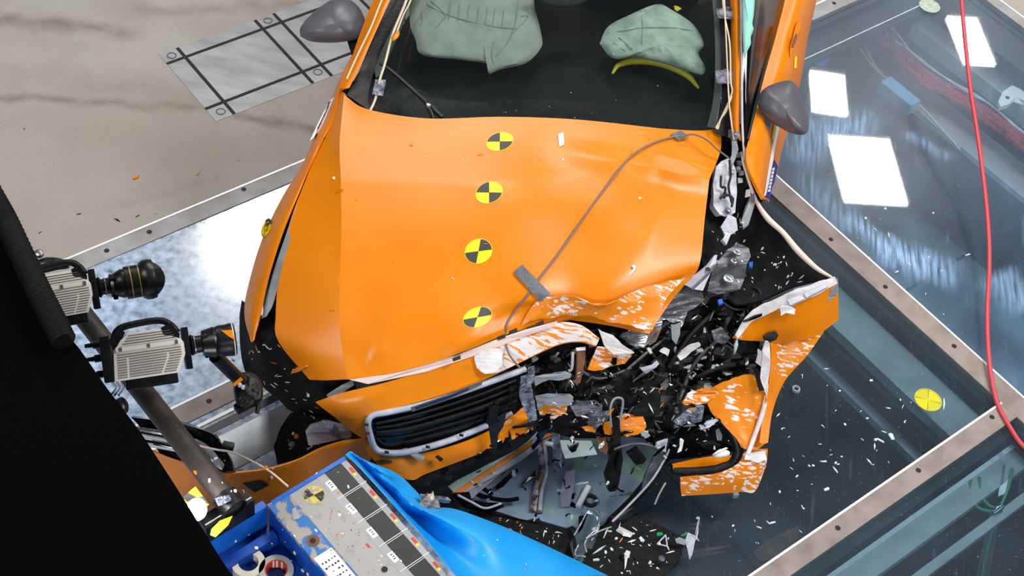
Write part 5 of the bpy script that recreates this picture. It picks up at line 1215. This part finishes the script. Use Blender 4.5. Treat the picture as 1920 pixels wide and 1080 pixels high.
# worn round target
tg = lathe('worn_target', bp(.052, .172, .8496), UP, ((0, .036), (.0008, .036)), M('worn_yellow', (220, 196, 70), .55, c2=(170, 164, 150), scale=60, lo=.5, hi=.56), bar, 28)
for a0 in (95, 275):
    q = [bp(.052, .172, .8512)] + [bp(.052, .172, .8512) + BL * (.034 * math.cos(math.radians(a0 + 80 * i / 6))) + BV * (.034 * math.sin(math.radians(a0 + 80 * i / 6))) for i in range(7)]
    poly('black_quadrant', q, M('worn_black_%d' % a0, (40, 38, 36), .55, c2=(130, 126, 120), scale=60, lo=.52, hi=.58), tg, th=.0006, world=True)
for k in range(26):
    u, v = rs.uniform(.12, .7), rs.uniform(.128, .215)
    bbox('paint_speck', u, u + rs.uniform(.002, .008), v, v + rs.uniform(.001, .003), .8495, .8501, rs.choice((m_inkred, m_inkred, m_ink)), ap)
bbox('paint_speck', .30, .318, .140, .149, .8495, .8503, m_inkred, ap, bev=.0004)
poly('paper_scrap', [bp(.055, .262, .853), bp(.055, .246, .853), bp(.098, .262, .853), bp(.09, .282, .853)], m_stripg, bar, th=.001, world=True)
# lower tray beside it
bbox('tray', -.02, 1.3, .316, .80, .60, .715, m_bluep, bev=.006)
bbox('tray_lip', -.035, -.005, .315, .62, .62, .845, m_bluel, bev=.008)
bbox('tray_ridge', .035, .075, .325, .62, .70, .775, m_bluep, bev=.02)
bbox('leg', .1, .2, .5, .6, 0, .60, m_bluep)
bbox('leg', 1.0, 1.1, .5, .6, 0, .60, m_bluep)
m_roll = M('tape_roll_grey', (176, 174, 168), .5); m_rollin = M('tape_core', (214, 208, 190), .6)
for (x, y, r, lbl) in ((466, 1062, .054, 'cream tape roll at the left in the blue tray'), (518, 1076, .056, 'grey tape roll with red core print in the blue tray')):
    c = W(x, y, .735)
    t = empty('tape_roll', c, lbl, 'tape roll', 'tape rolls in the barrier tray')
    c = Vector((c.x, c.y, .716))
    lathe('roll', c, UP, ((0, r), (.045, r), (.045, r * .66), (0, r * .66), (0, r)), m_roll if x > 500 else m_rollin, t, 36, caps=False)
    lathe('core', c, UP, ((.001, r * .66), (.046, r * .66), (.046, r * .60), (.001, r * .60)), m_inkred if x > 500 else m_rollin, t, 36, caps=False)
    if x > 500:
        for a in (100, 120, 70):
            d = Vector((math.cos(math.radians(a)), math.sin(math.radians(a)), 0))
            box('core_stripe', c + d * r * .605 + UP * .024, (d.cross(UP), d, UP), (.003, .002, .02), m_paper, t)
# blue foil face, crumpled at the tip and laid open to the right
foil = sheet('barrier_face', [
    [(648, 852, .865), (668, 868, .862), (700, 902, .86), (745, 952, .86), (800, 1012, .86), (850, 1072, .86), (905, 1135, .86)],
    [(655, 848, .86), (680, 870, .80), (716, 908, .70), (764, 958, .67), (818, 1008, .68), (872, 1064, .72), (935, 1132, .76)],
    [(664, 852, .85), (700, 874, .81), (738, 908, .785), (786, 952, .77), (850, 985, .76), (925, 1030, .73), (1000, 1120, .72)],
    [(674, 858, .80), (722, 880, .74), (760, 912, .69), (800, 950, .68), (870, 965, .70), (980, 1010, .66), (1080, 1085, .64)],
    [(690, 868, .72), (742, 886, .66), (778, 918, .60), (808, 948, .58), (866, 958, .66), (1000, 1012, .56), (1135, 1078, .52)],
    [(700, 880, .55), (745, 895, .45), (775, 930, .40), (810, 958, .40), (868, 966, .46), (1005, 1022, .40), (1140, 1086, .36)]], m_bluefoil, bar, nu=8, nv=6, thick=.004, smooth=40,
    dents=[(745, 925, 20, -.05), (720, 890, 16, .02), (770, 945, 14, .03), (700, 885, 776, 960, 12, .03), (735, 905, 800, 955, 12, -.06), (705, 882, 740, 905, 8, -.05), (770, 925, 806, 950, 8, .05), (800, 975, 22, -.04), (1000, 1040, 60, -.02), (920, 1000, 40, .015), (880, 1050, 60, .02)])
tag(foil, 'bright blue foil face, crumpled at its tip')
m_comb = M('honeycomb_scrap', (206, 200, 186), .4, .3, c2=(130, 100, 80), scale=60)
poly('honeycomb_tear', [(790, 930, .70), (812, 928, .70), (826, 944, .68), (822, 958, .67), (800, 962, .66), (786, 950, .68)], m_comb, bar, th=.02, sub=4, rnd=.03, jag=1)
poly('clear_strip', [(788, 926, .72), (840, 932, .66), (846, 938, .65), (842, 944, .64), (792, 938, .70)], m_tapesh, bar, th=.004)

# ------------------------------------------------------------------ pole, cameras, black gantry
m_pole = M('dark_brown_pole', (50, 42, 38), .55, c2=(66, 58, 54), scale=8, bump=.2, bscale=60)
P0 = W(110, 533, 1.08); P1 = W(438, 952, 1.0)
pole = tube('camera_pole', [P0, P1], .036, m_pole, n=20, res=1)
tag(pole, 'dark brown round pole carrying two film cameras above the barrier', 'pole')
dp = (P1 - P0).normalized()
lathe('clamp_collar', P1 - dp * .05, dp, ((0, .038), (0, .043), (.06, .043), (.06, .038)), m_black, pole, 24, caps=False)
poly('collar_tape', [(402, 935, 1.06), (430, 928, 1.06), (436, 938, 1.05), (410, 950, 1.05)], m_tapesh, pole, th=.004, sub=2, rnd=.006)
ck = box('pole_bracket', W(425, 968, .93), (BV, BL, UP), (.09, .025, .045), m_black, bev=.004)
tag(ck, 'black clamp block with yellow tape holding the pole to the barrier', 'clamp')
box('white_edge', W(425, 968, .93) + BL * .012 + UP * .046, (BV, BL, UP), (.085, .002, .002), m_paper, ck)
poly('yellow_tape', [(396, 992, 1.0), (412, 976, 1.0), (436, 967, 1.0), (428, 984, 1.0), (404, 1007, 1.0), (394, 1003, 1.0)], M('hazard_yellow', (168, 172, 14), .5), ck, th=.004)
m_cbody = M('camera_body_cream', (234, 226, 218), .45)
m_cgroove = M('camera_groove', (92, 84, 80), .6)
m_lens = M('lens_black', (13, 13, 14), .35)
m_lensr = M('lens_ring', (26, 26, 28), .25)
m_gold = M('lens_gold_line', (196, 170, 90), .35, .5)


LS = 1.16


def film_camera(center, ax_px, up_px, z, L, Hh, label, lensprof, extra, petal=False):
    """body seen on its finned side; e1 along the lens, e2 towards the handle"""
    c = W(center[0], center[1], z)
    root = empty('film_camera', c, label, 'camera', 'high speed film cameras on the pole')
    e1 = (W(ax_px[0], ax_px[1], z) - c).normalized()
    view = -ray(*center)
    e3 = (view - e1 * view.dot(e1)).normalized()
    if e3.z < 0: e3 = -e3
    e2 = e3.cross(e1).normalized()
    if (W(up_px[0], up_px[1], z) - c).dot(e2) < 0: e2 = -e2
    D = .06
    cc = c - e3 * D
    prof = ((-.5, -.5), (.38, -.5), (.5, -.12), (.5, .14), (.36, .5), (-.26, .5), (-.33, .34), (-.46, .16))
    bm = bmesh.new(); P = [(e1 * (L * a) + e2 * (Hh * b)) for a, b in prof]
    va = [bm.verts.new(cc + p + e3 * D) for p in P]; vb = [bm.verts.new(cc + p - e3 * D) for p in P]
    bm.faces.new(va); bm.faces.new(vb[::-1])
    for i in range(len(P)): bm.faces.new((va[i], vb[i], vb[(i + 1) % len(P)], va[(i + 1) % len(P)]))
    bmesh.ops.bevel(bm, geom=bm.edges[:], offset=.005, segments=2, affect='EDGES', profile=.7)
    body = link('camera_body', bm, m_cbody, root, 40)

    def span(b):
        xs = []
        for (a1, b1), (a2, b2) in zip(prof, prof[1:] + prof[:1]):
            if (b1 - b) * (b2 - b) <= 0 and b1 != b2: xs.append(a1 + (a2 - a1) * (b - b1) / (b2 - b1))
        return min(xs), max(xs)
    for k in range(17):
        b = -.44 + .88 * k / 16
        if 10 <= k <= 11: continue
        x0, x1 = span(b); x0 += .05; x1 -= .05
        cuts = ((x0, x1),) if k > 7 else ((x0, x0 + .13), (x0 + .16, x1 - .2), (x1 - .17, x1))
        for u0, u1 in cuts:
            box('cooling_groove', cc + e3 * (D + .0004) + e2 * (Hh * b) + e1 * (L * (u0 + u1) / 2), (e1, e2, e3), (L * (u1 - u0) / 2, .0011, .0012), m_cgroove, body)
    poly('handle_root', [cc + e1 * (L * a) + e2 * (Hh * b) + e3 * (D * .9) for a, b in ((-.46, .17), (-.33, .35), (-.27, .52), (-.34, .66), (-.5, .4))], m_black, root, th=.05, world=True)
    poly('handle_root', [cc + e1 * (L * a) + e2 * (Hh * b) + e3 * (D * 1.02) for a, b in ((.22, .52), (.24, .36), (.34, .32), (.45, .24), (.46, .34), (.36, .6))], m_black, root, th=.05, world=True)
    rail = box('side_rail', cc + e3 * (D + .002) + e2 * (Hh * .17), (e1, e2, e3), (L * .43, .007, .004), m_cbody, root, bev=.002)
    for k in (-.36, .02, .4): box('rail_screw', cc + e3 * (D + .007) + e2 * (Hh * .17) + e1 * (L * k), (e1, e2, e3), (.004, .006, .002), m_cgroove, rail)
    # handle
    h0 = cc + e2 * (Hh / 2) + e3 * .02
    tube('handle', [h0 - e1 * L * .46 - e2 * .03, h0 - e1 * L * .36 + e2 * .014, h0 - e1 * L * .1 + e2 * .026, h0 + e1 * L * .22 + e2 * .026, h0 + e1 * L * .36 + e2 * .008, h0 + e1 * L * .44 - e2 * .02], .011, m_black, root, n=10)
    box('front_plate', cc + e1 * (L / 2 + .008), (e1, e2, e3), (.010, Hh * .46, D * .9), m_black, root, bev=.003)
    bk = box('rear_plate', cc - e1 * (L / 2 + .014), (e1, e2, e3), (.016, Hh * .5, D), m_black, root, bev=.004)
    for k in (-.3, .05, .35): lathe('connector', cc - e1 * (L / 2 + .03) + e2 * Hh * k, -e1, ((0, .012), (.02, .012), (.022, .008), (.045, .006)), m_lensr, bk, 14)
    mb = box('mount_base', cc - e2 * (Hh / 2 + .014), (e1, e2, e3), (L * .36, .018, D * .85), m_black, root, bev=.006)
    lo = cc + e1 * (L / 2 + .016) + e2 * (Hh * extra[0]) + e3 * extra[1]
    lensprof = tuple((t * .9, r * LS) for t, r in lensprof)
    lens = lathe('lens', lo, e1, lensprof, m_lens, root, 32)
    for t, r, mm in extra[2]:
        r *= LS; t *= .9
        lathe('lens_ring', lo, e1, ((t, r - .003), (t, r + .0012), (t + .003, r + .0012), (t + .003, r - .003)), mm, lens, 32, caps=False)
    lathe('front_glass', lo, e1, ((lensprof[-1][0] - .002, lensprof[-1][1] * .85), (lensprof[-1][0] + .0005, lensprof[-1][1] * .6)), m_blackgl, lens, 24)
    for a_, t_ in ((.5, .05), (2.2, .085), (3.9, .05), (5.2, .11), (1.2, .13)):
        dd = e2 * math.sin(a_) + e3 * math.cos(a_)
        box('lens_screw', lo + e1 * t_ + dd * .046, (e1, dd, e1.cross(dd)), (.007, .006, .005), m_lensr, lens, bev=.001)
    if petal:
        te = lo + e1 * lensprof[-1][0]; R = lensprof[-1][1]
        for sg in (1, -1):
            q = []
            for i in range(9):
                a_ = -1.0 + 2.0 * i / 8; dd = (e2 * math.sin(a_) * 1 + e3 * math.cos(a_)) if sg > 0 else (e2 * math.sin(a_) - e3 * math.cos(a_))
                q.append((te + dd * R, te + dd * R + e1 * .03 * math.cos(a_ * 1.5)))
            poly('lens_hood', [p[0] for p in q] + [p[1] for p in q[::-1]], m_lens, lens, th=.002, world=True)
    lathe('lens_knob', lo + e1 * .055 - e2 * .034, -e2, ((0, .008), (.012, .008), (.014, .005)), m_lensr, lens, 12)
    return root, cc, (e1, e2, e3), lo


c2_, cc, ax, lo = film_camera((278, 663), (440, 640), (268, 620), 1.28, .225, .145, 'cream finned film camera lower on the pole, black lens with an orange mark',
    ((0, .022), (.012, .030), (.02, .024), (.045, .024), (.05, .036), (.075, .040), (.09, .043), (.10, .040), (.105, .044), (.14, .045), (.145, .046), (.160, .046), (.165, .043)),
    (.05, -.01, ((.02, .026, m_silver), (.10, .042, m_lensr), (.156, .0455, m_cbody))))
e1, e2, e3 = ax
q = [lo + e1 * a + e3 * (.0465) + e2 * b for a, b in ((.135, .018), (.172, .008), (.150, -.004), (.166, -.012), (.150, .004))]
poly('orange_mark', [lo + e1 * .105 + e2 * .034 + e3 * .044, lo + e1 * .140 + e2 * .030 + e3 * .047, lo + e1 * .144 - e2 * .004 + e3 * .0565, lo + e1 * .125 + e2 * .012 + e3 * .055], m_orange, c2_, th=.002, world=True)
c1_, cc1, ax1, lo1 = film_camera((116, 552), (280, 525), (106, 512), 1.34, .185, .14, 'cream finned film camera higher on the pole, half hidden by the black gantry',
    ((0, .024), (.012, .030), (.02, .022), (.045, .023), (.05, .033), (.06, .030), (.075, .036), (.09, .041), (.10, .040), (.102, .046), (.155, .046), (.157, .050), (.17, .056), (.19, .057), (.205, .054)),
    (.02, -.01, ((.03, .024, m_silver), (.12, .0455, m_gold), (.15, .0455, m_gold))), petal=True)
pillow('handle_grip', [(66, 488, 1.36), (90, 482, 1.36), (118, 486, 1.36), (130, 502, 1.34), (110, 506, 1.34), (70, 512, 1.34)], m_lens, c1_, h=.025)
lathe('handle_screw', W(74, 478, 1.38), UP, ((0, .014), (.012, .014), (.016, .008)), m_silver, c1_, 14)
# small black camera head on an arm under the lens, and a second one behind the gantry
arm = empty('camera_gooseneck', W(440, 690, 1.0), 'black jointed arm hanging from the lower camera lens with a hooked end', 'arm')
tube('arm_link', [W(404, 668, 1.16), W(428, 692, 1.08), W(452, 715, 1.0)], .024, m_black, arm)
pillow('arm_head', [(440, 700, .98), (470, 698, .98), (490, 716, .96), (492, 748, .94), (474, 764, .93), (448, 764, .93), (438, 735, .95)], m_black, arm, h=.03, wr=.012)
box('arm_foot', W(453, 763, .92), (AX, BX, UP), (.022, .016, .012), m_black, arm, bev=.003)
tube('arm_hook', [W(478, 740, .94), W(483, 760, .92), W(482, 775, .91)], .008, m_black, arm)
poly('orange_tab', [(436, 720, 1.04), (452, 707, 1.05), (456, 712, 1.04), (440, 725, 1.03)], m_orange, arm, th=.005)
for x, y in ((398, 672), (404, 680), (434, 684), (438, 676), (450, 724), (456, 728)): lathe('arm_screw', W(x, y, 1.06), UP, ((0, .006), (.012, .006), (.014, .003)), m_pale, arm, 10)
gb = pillow('camera_ball', [(212, 752, 1.15), (228, 744, 1.15), (240, 756, 1.14), (240, 772, 1.13), (228, 778, 1.13), (214, 768, 1.14)], m_lens, h=.03)
tag(gb, 'small black round camera peeking out behind the black gantry', 'camera')
for k in range(3): tube('cable_tail', [W(206 + 8 * k, 742, 1.16), W(218 + 7 * k, 728, 1.18), W(210 + 9 * k, 716, 1.2)], .004, m_pale, gb)
# torn headlamp unit between pole and bumper
hu = empty('headlamp_unit', W(350, 830, .5), 'torn black headlamp unit with silver ribbed lens lying behind the brown pole', 'headlamp')
sheet('lamp_housing', [[(245, 782, .60), (290, 788, .60), (340, 795, .60), (385, 808, .59), (405, 820, .585), (428, 852, .56), (438, 882, .54)], [(262, 800, .58), (300, 808, .58), (345, 818, .57), (385, 832, .565), (402, 845, .56), (418, 868, .545), (426, 884, .535)], [(300, 850, .54), (325, 860, .535), (355, 868, .53), (385, 876, .53), (400, 880, .53), (415, 884, .53), (422, 886, .53)]], m_blackgl, hu, nu=5, nv=5, thick=.04)
m_lenssil = M('silver_ribbed_lens', (168, 174, 180), .22, .5, c2=(110, 116, 122), scale=10, stretch=(6, 1, 1))
sheet('lamp_lens', [[(246, 800, .63), (290, 806, .63), (335, 815, .62), (370, 824, .61), (396, 842, .60), (420, 872, .575)], [(270, 826, .60), (305, 836, .59), (345, 848, .58), (375, 858, .575), (400, 872, .57), (416, 882, .56)]], m_lenssil, hu, nu=5, nv=4, thick=.008)
for k in range(4):
    y = 808 + 9 * k; x = 252 + 9 * k
    tube('lens_rib', [W(x, y, .645 - .008 * k), W(x + 60, y + 12, .64 - .008 * k), W(x + 120, y + 30, .62 - .008 * k)], .005, m_pale if k % 2 else m_blackgl, hu)
box('lamp_tab', W(428, 836, .585), ((1, 0, 0), (0, 1, 0), UP), (.02, .012, .012), m_black, hu, bev=.003)
tag(tube('pull_cord', [W(330, 826, .68), W(400, 842, .72), W(440, 850, .76), W(500, 880, .84), W(540, 912, .86)], .0035, m_pink), 'thin pale cord running from the headlamp unit to the barrier top', 'cord')
# target lamp
tl = empty('target_lamp', W(372, 945, 1.0), 'dazzling white lamp with a yellow and black target plate at the pole end', 'lamp')
poly('target_plate', [(340, 935, 1.03), (366, 912, 1.05), (392, 946, 1.03), (366, 968, 1.01)], m_yellow, tl, th=.006)
poly('black_quadrant', [(341, 934, 1.034), (353, 924, 1.042), (368, 932, 1.04), (352, 940, 1.034)], m_tgrey, tl, th=.004)
poly('black_quadrant', [(369, 932, 1.042), (380, 930, 1.042), (391, 945, 1.034), (374, 938, 1.036)], m_tgrey, tl, th=.004)
m_emit = emissive('lamp_white_light', 60.0, (0.93, 0.96, 1, 1))
lc = W(369, 952, 1.06)
lathe('reflector', lc - Vector((0, 0, .03)), (0, -.35, 1), ((0, .012), (.02, .030), (.034, .034), (.034, .031)), m_chrome, tl, 24)
lathe('lamp_glow', lc + Vector((0, -.0, .002)), (0, -.35, 1), ((0, .029), (.006, .028), (.012, .018), (.014, .004)), m_emit, tl, 24)
ll = bpy.data.lights.new('lamp_light', 'POINT'); ll.energy = 6; ll.shadow_soft_size = .03; llo = bpy.data.objects.new('lamp_light', ll); COL.objects.link(llo); llo.location = lc + Vector((0, -.02, .05))
llo.parent = tl; llo.matrix_parent_inverse = root_mat(tl).inverted()

# black gantry close to the viewer
m_void = M('black_cloth', (3, 3, 3), .95, spec=.05)
gt = empty('black_gantry', W(100, 900, 1.85), 'black gantry beam crossing the lower left corner', 'gantry')
poly('cloth_cover', [(-420, 300, 1.9), (-40, 330, 1.9), (20, 440, 1.9), (60, 520, 1.9), (104, 600, 1.9), (150, 655, 1.9), (200, 727, 1.9), (262, 808, 1.9), (322, 900, 1.9), (380, 992, 1.9), (412, 1045, 1.9), (440, 1085, 1.9), (470, 1180, 1.9), (500, 1400, 1.9), (-420, 1400, 1.9)], m_void, gt, th=.12)
box('post', Vector((-1.75, 1.62, .89)), (AX, BX, UP), (.08, .08, .89), m_void, gt)
m_hose = M('corrugated_hose_black', (8, 8, 8), .7, spec=.2)
hs = tube('corrugated_hose', [W(*p) for p in ((-60, 285, 1.98), (-12, 372, 1.96), (14, 420, 1.95), (44, 484, 1.94), (70, 540, 1.95), (96, 592, 1.945), (120, 640, 1.94))], .030, m_hose, n=14, res=16, ribs=1)
tag(hs, 'black corrugated hose along the upper edge of the black gantry', 'hose')
# ------------------------------------------------------------------ loose debris, each piece its own object
bpy.context.view_layer.update()
DG = bpy.context.evaluated_depsgraph_get()
SKIP = {'windscreen'}


def surface(px, py):
    o = CAMP.copy(); d = ray(px, py)
    for _ in range(6):
        ok, loc, nrm, idx, ob, mw = S.ray_cast(DG, o, d)
        if not ok: return None
        if ob.name.split('.')[0] in SKIP: o = loc + d * .002; continue
        if nrm.dot(d) > 0: nrm = -nrm
        return loc, nrm, ob
    return None


def shard_mesh(name, mat, kind, seed):
    r = random.Random(seed); bm = bmesh.new()
    if kind == 'flake':
        k = r.randint(5, 7); P = [Vector((math.cos(6.283 * i / k) * r.uniform(.55, 1.1), math.sin(6.283 * i / k) * r.uniform(.4, .9), 0)) for i in range(k)]
    elif kind == 'splinter':
        P = [Vector(p) for p in ((-1.6, -.1, 0), (-.3, -.34, 0), (1.5, -.08, 0), (1.2, .16, 0), (-.2, .3, 0), (-1.4, .12, 0))]
        P = [p + Vector((r.uniform(-.15, .15), r.uniform(-.1, .1), 0)) for p in P]
    elif kind == 'hook':
        P = [Vector(p) for p in ((-1.2, -.2, 0), (.4, -.35, 0), (1.1, .1, 0), (.9, .9, 0), (.5, .8, 0), (.55, .25, 0), (.1, .1, 0), (-1.1, .2, 0))]
    else:
        P = [Vector(p) for p in ((-.9, -.6, 0), (.9, -.7, 0), (1, .5, 0), (.1, .65, 0), (-.2, 1, 0), (-1, .4, 0))]
    th = .28
    lo = [bm.verts.new(p) for p in P]; hi = [bm.verts.new(p * r.uniform(.75, .95) + Vector((0, 0, th * r.uniform(.7, 1.4)))) for p in P]
    bm.faces.new(lo[::-1]); bm.faces.new(hi)
    for i in range(len(P)): bm.faces.new((lo[i], lo[(i + 1) % len(P)], hi[(i + 1) % len(P)], hi[i]))
    me = bpy.data.meshes.new(name); bmesh.ops.recalc_face_normals(bm, faces=bm.faces[:]); bm.to_mesh(me); bm.free(); me.materials.append(mat)
    return me


m_sh = {'white': m_flake, 'black': m_blackgl, 'orange': m_orange, 'silver': m_silver, 'green': M('clear_green_bit', (30, 170, 90), .3), 'clear': M('frosted_clear_bit', (208, 224, 226), .25), 'brown': M('tan_bit', (196, 150, 96), .5)}
protos = {}


def proto(name, colour, kind, v):
    key = (name, colour, kind, v)
    if key not in protos:
        me = shard_mesh(name, m_sh[colour], kind, sum(map(ord, colour + kind)) % 97 + v * 13 + 5)
        protos[key] = bpy.data.objects.new(name, me)
    return protos[key]


rd = random.Random(21)


def drop(px, py, size, name, colour, kind, label, cat, group):
    h = surface(px, py)
    if not h: return
    o = proto(name, colour, kind, rd.randint(0, 2)).copy(); COL.objects.link(o)
    z = h[1]; q = z.to_track_quat('Z', 'Y').to_matrix().to_4x4()
    o.matrix_world = Matrix.Translation(h[0] + z * .0005) @ q @ Matrix.Rotation(rd.uniform(0, 6.28), 4, 'Z') @ Matrix.Diagonal((size, size * rd.uniform(.6, 1), size, 1))
    tag(o, label, cat, group)


def inside(x, y, P):
    c = False
    for i in range(len(P)):
        x1, y1 = P[i]; x2, y2 = P[i - 1]
        if (y1 > y) != (y2 > y) and x < (x2 - x1) * (y - y1) / (y2 - y1) + x1: c = not c
    return c


def scatter(n, P, spec, where):
    xs = [p[0] for p in P]; ys = [p[1] for p in P]; k = 0
    while k < n:
        x, y = rd.uniform(min(xs), max(xs)), rd.uniform(min(ys), max(ys))
        if not inside(x, y, P): continue
        k += 1
        name, colour, kind, lo, hi = rd.choice(spec)
        size = lo + (hi - lo) * rd.random() ** 2
        drop(x, y, size, name, colour, kind, LAB[colour] % (('flake' if kind == 'flake' else 'splinter' if kind == 'splinter' else 'fragment'), where), 'debris', '%s bits %s' % (colour, where))


LAB = {'white': 'small white paint %s lying %s', 'black': 'small gloss black plastic %s lying %s', 'orange': 'small orange painted %s lying %s', 'silver': 'small bare metal %s lying %s', 'green': 'bright green %s lying %s', 'clear': 'small clear lens %s lying %s', 'brown': 'small tan %s lying %s'}
W_ = [('paint_flake', 'white', 'flake', .004, .012), ('paint_flake', 'white', 'splinter', .005, .013), ('paint_flake', 'white', 'hook', .004, .010)]
K_ = [('plastic_shard', 'black', 'splinter', .010, .032), ('plastic_shard', 'black', 'chunk', .008, .022), ('plastic_shard', 'black', 'hook', .010, .022)]
O_ = [('orange_shard', 'orange', 'splinter', .006, .014), ('orange_shard', 'orange', 'flake', .005, .013)]
C_ = [('lens_shard', 'clear', 'chunk', .008, .022), ('lens_shard', 'clear', 'splinter', .008, .026)]
Z_ = [('metal_shard', 'silver', 'splinter', .008, .024), ('metal_shard', 'silver', 'hook', .007, .018)]
scatter(34, [(470, 650), (520, 640), (575, 715), (640, 790), (600, 845), (530, 850), (560, 770), (470, 700)], W_, 'on the dark wheel arch at the left front corner')
scatter(5, [(470, 650), (520, 640), (575, 715), (640, 790), (600, 845), (560, 770)], O_, 'on the dark wheel arch at the left front corner')
scatter(38, [(1330, 420), (1380, 400), (1440, 460), (1530, 520), (1450, 545), (1400, 560), (1330, 500)], W_, 'on the black inside of the peeled wing')
BAY = [(1000, 660), (1130, 680), (1240, 610), (1330, 560), (1420, 590), (1400, 640), (1420, 690), (1310, 740), (1380, 830), (1000, 810)]
scatter(52, BAY, W_ + W_, 'in the crushed engine bay')
scatter(60, BAY, K_ + K_ + Z_, 'in the crushed engine bay')
scatter(14, BAY, O_, 'in the crushed engine bay')
scatter(16, BAY, C_, 'in the crushed engine bay')
LAMPZ = [(1180, 830), (1270, 780), (1360, 800), (1370, 850), (1250, 880)]
scatter(20, LAMPZ, K_ + C_ + C_ + W_, 'around the broken fog lamp')
FRONT = [(860, 900), (1000, 830), (1140, 820), (1210, 870), (1150, 980), (1080, 1000), (900, 950)]
scatter(50, FRONT, K_ + K_ + C_ + W_, 'on the glass in front of the car')
scatter(8, FRONT, O_ + Z_, 'on the glass in front of the car')
UT = [(1110, 1010), (1150, 985), (1200, 975), (1270, 1015), (1240, 1078), (1110, 1078)]
scatter(44, UT, W_ + W_ + C_, 'on the felted undertray with the triangle mark')
scatter(6, UT, K_ + O_, 'on the felted undertray with the triangle mark')
scatter(22, [(900, 960), (1060, 1000), (1060, 1030), (960, 995)], W_ + O_, 'on the undertray beside the blue sheet')
RG = [(1450, 700), (1560, 660), (1700, 700), (1800, 760), (1560, 960), (1440, 1060), (1330, 1060), (1300, 950), (1440, 900)]
scatter(44, RG, W_, 'on the dark glass right of the car')
scatter(6, RG, C_, 'on the dark glass right of the car')
scatter(14, [(1475, 850), (1590, 840), (1600, 870), (1480, 880)], W_, 'on the dark glass right of the car')
scatter(22, [(1480, 380), (1700, 330), (1850, 500), (1800, 620), (1600, 500)], W_, 'on the bright glass panel below the mirror')
HD = [(560, 500), (640, 250), (1200, 260), (1280, 500), (1000, 560), (900, 620), (650, 690)]
scatter(16, HD, O_ + [W_[0]], 'on the bonnet')
scatter(12, [(790, 240), (1340, 225), (1330, 150), (1000, 180)], [('paint_flake', 'white', 'flake', .002, .005)], 'under the windscreen')
CF = [(20, 220), (420, 260), (540, 300), (200, 440), (60, 440)]
scatter(7, CF, O_[:1] + [('plastic_shard', 'black', 'splinter', .005, .012)], 'on the bare concrete')
TP = [(560, 935), (640, 880), (780, 1078), (610, 1078)]
scatter(30, TP, [('orange_shard', 'orange', 'flake', .003, .007), W_[0], ('tan_bit', 'brown', 'flake', .003, .007)], 'on the barrier top')
scatter(14, [(430, 1010), (530, 960), (600, 1078), (470, 1078)], [W_[0]], 'in the blue barrier tray')
scatter(10, [(820, 980), (1000, 1030), (1060, 1070), (860, 1070)], [W_[0], ('tan_bit', 'brown', 'flake', .003, .007)], 'on the blue foil face')
scatter(26, [(780, 905), (1000, 815), (1000, 800), (900, 850)], W_ + K_, 'on the lower grille mouth')
scatter(22, [(350, 860), (600, 850), (600, 900), (480, 940), (360, 920)], [W_[0], O_[1]], 'on the left end of the bumper')
# the few larger pieces that stand out
for (x, y, s, n, c, k, lb) in ((254, 334, .022, 'orange_shard', 'orange', 'flake', 'orange paint chip lying alone on the concrete'), (1185, 508, .024, 'paint_flake', 'white', 'hook', 'hooked white paint curl on the bonnet right of the tape strip'),
                               (563, 692, .03, 'orange_shard', 'orange', 'splinter', 'orange splinter at the lower left edge of the bonnet'), (1237, 1002, .014, 'green_bit', 'green', 'chunk', 'green clear bit on the far edge of the felted undertray'),
                               (1283, 1003, .014, 'green_bit', 'green', 'hook', 'green clear bit beside the pale splinter'), (1170, 1000, .035, 'paint_flake', 'white', 'chunk', 'largest white flake on the felted undertray'),
                               (1648, 826, .02, 'paint_flake', 'white', 'hook', 'white curl on the dark glass left of the taupe strip'), (1447, 735, .0, '', '', '', ''), (556, 817, .014, 'orange_shard', 'orange', 'flake', 'orange chip on the black splash shield'),
                               (470, 660, .016, 'orange_shard', 'orange', 'splinter', 'orange splinter on the wheel arch beside the camera lens'), (220, 413, .013, 'plastic_shard', 'black', 'splinter', 'black crumb on the concrete near the metal strip')):
    if s: drop(x, y, s, n, c, k, lb, 'debris', None)
for p in protos.values(): bpy.data.objects.remove(p)
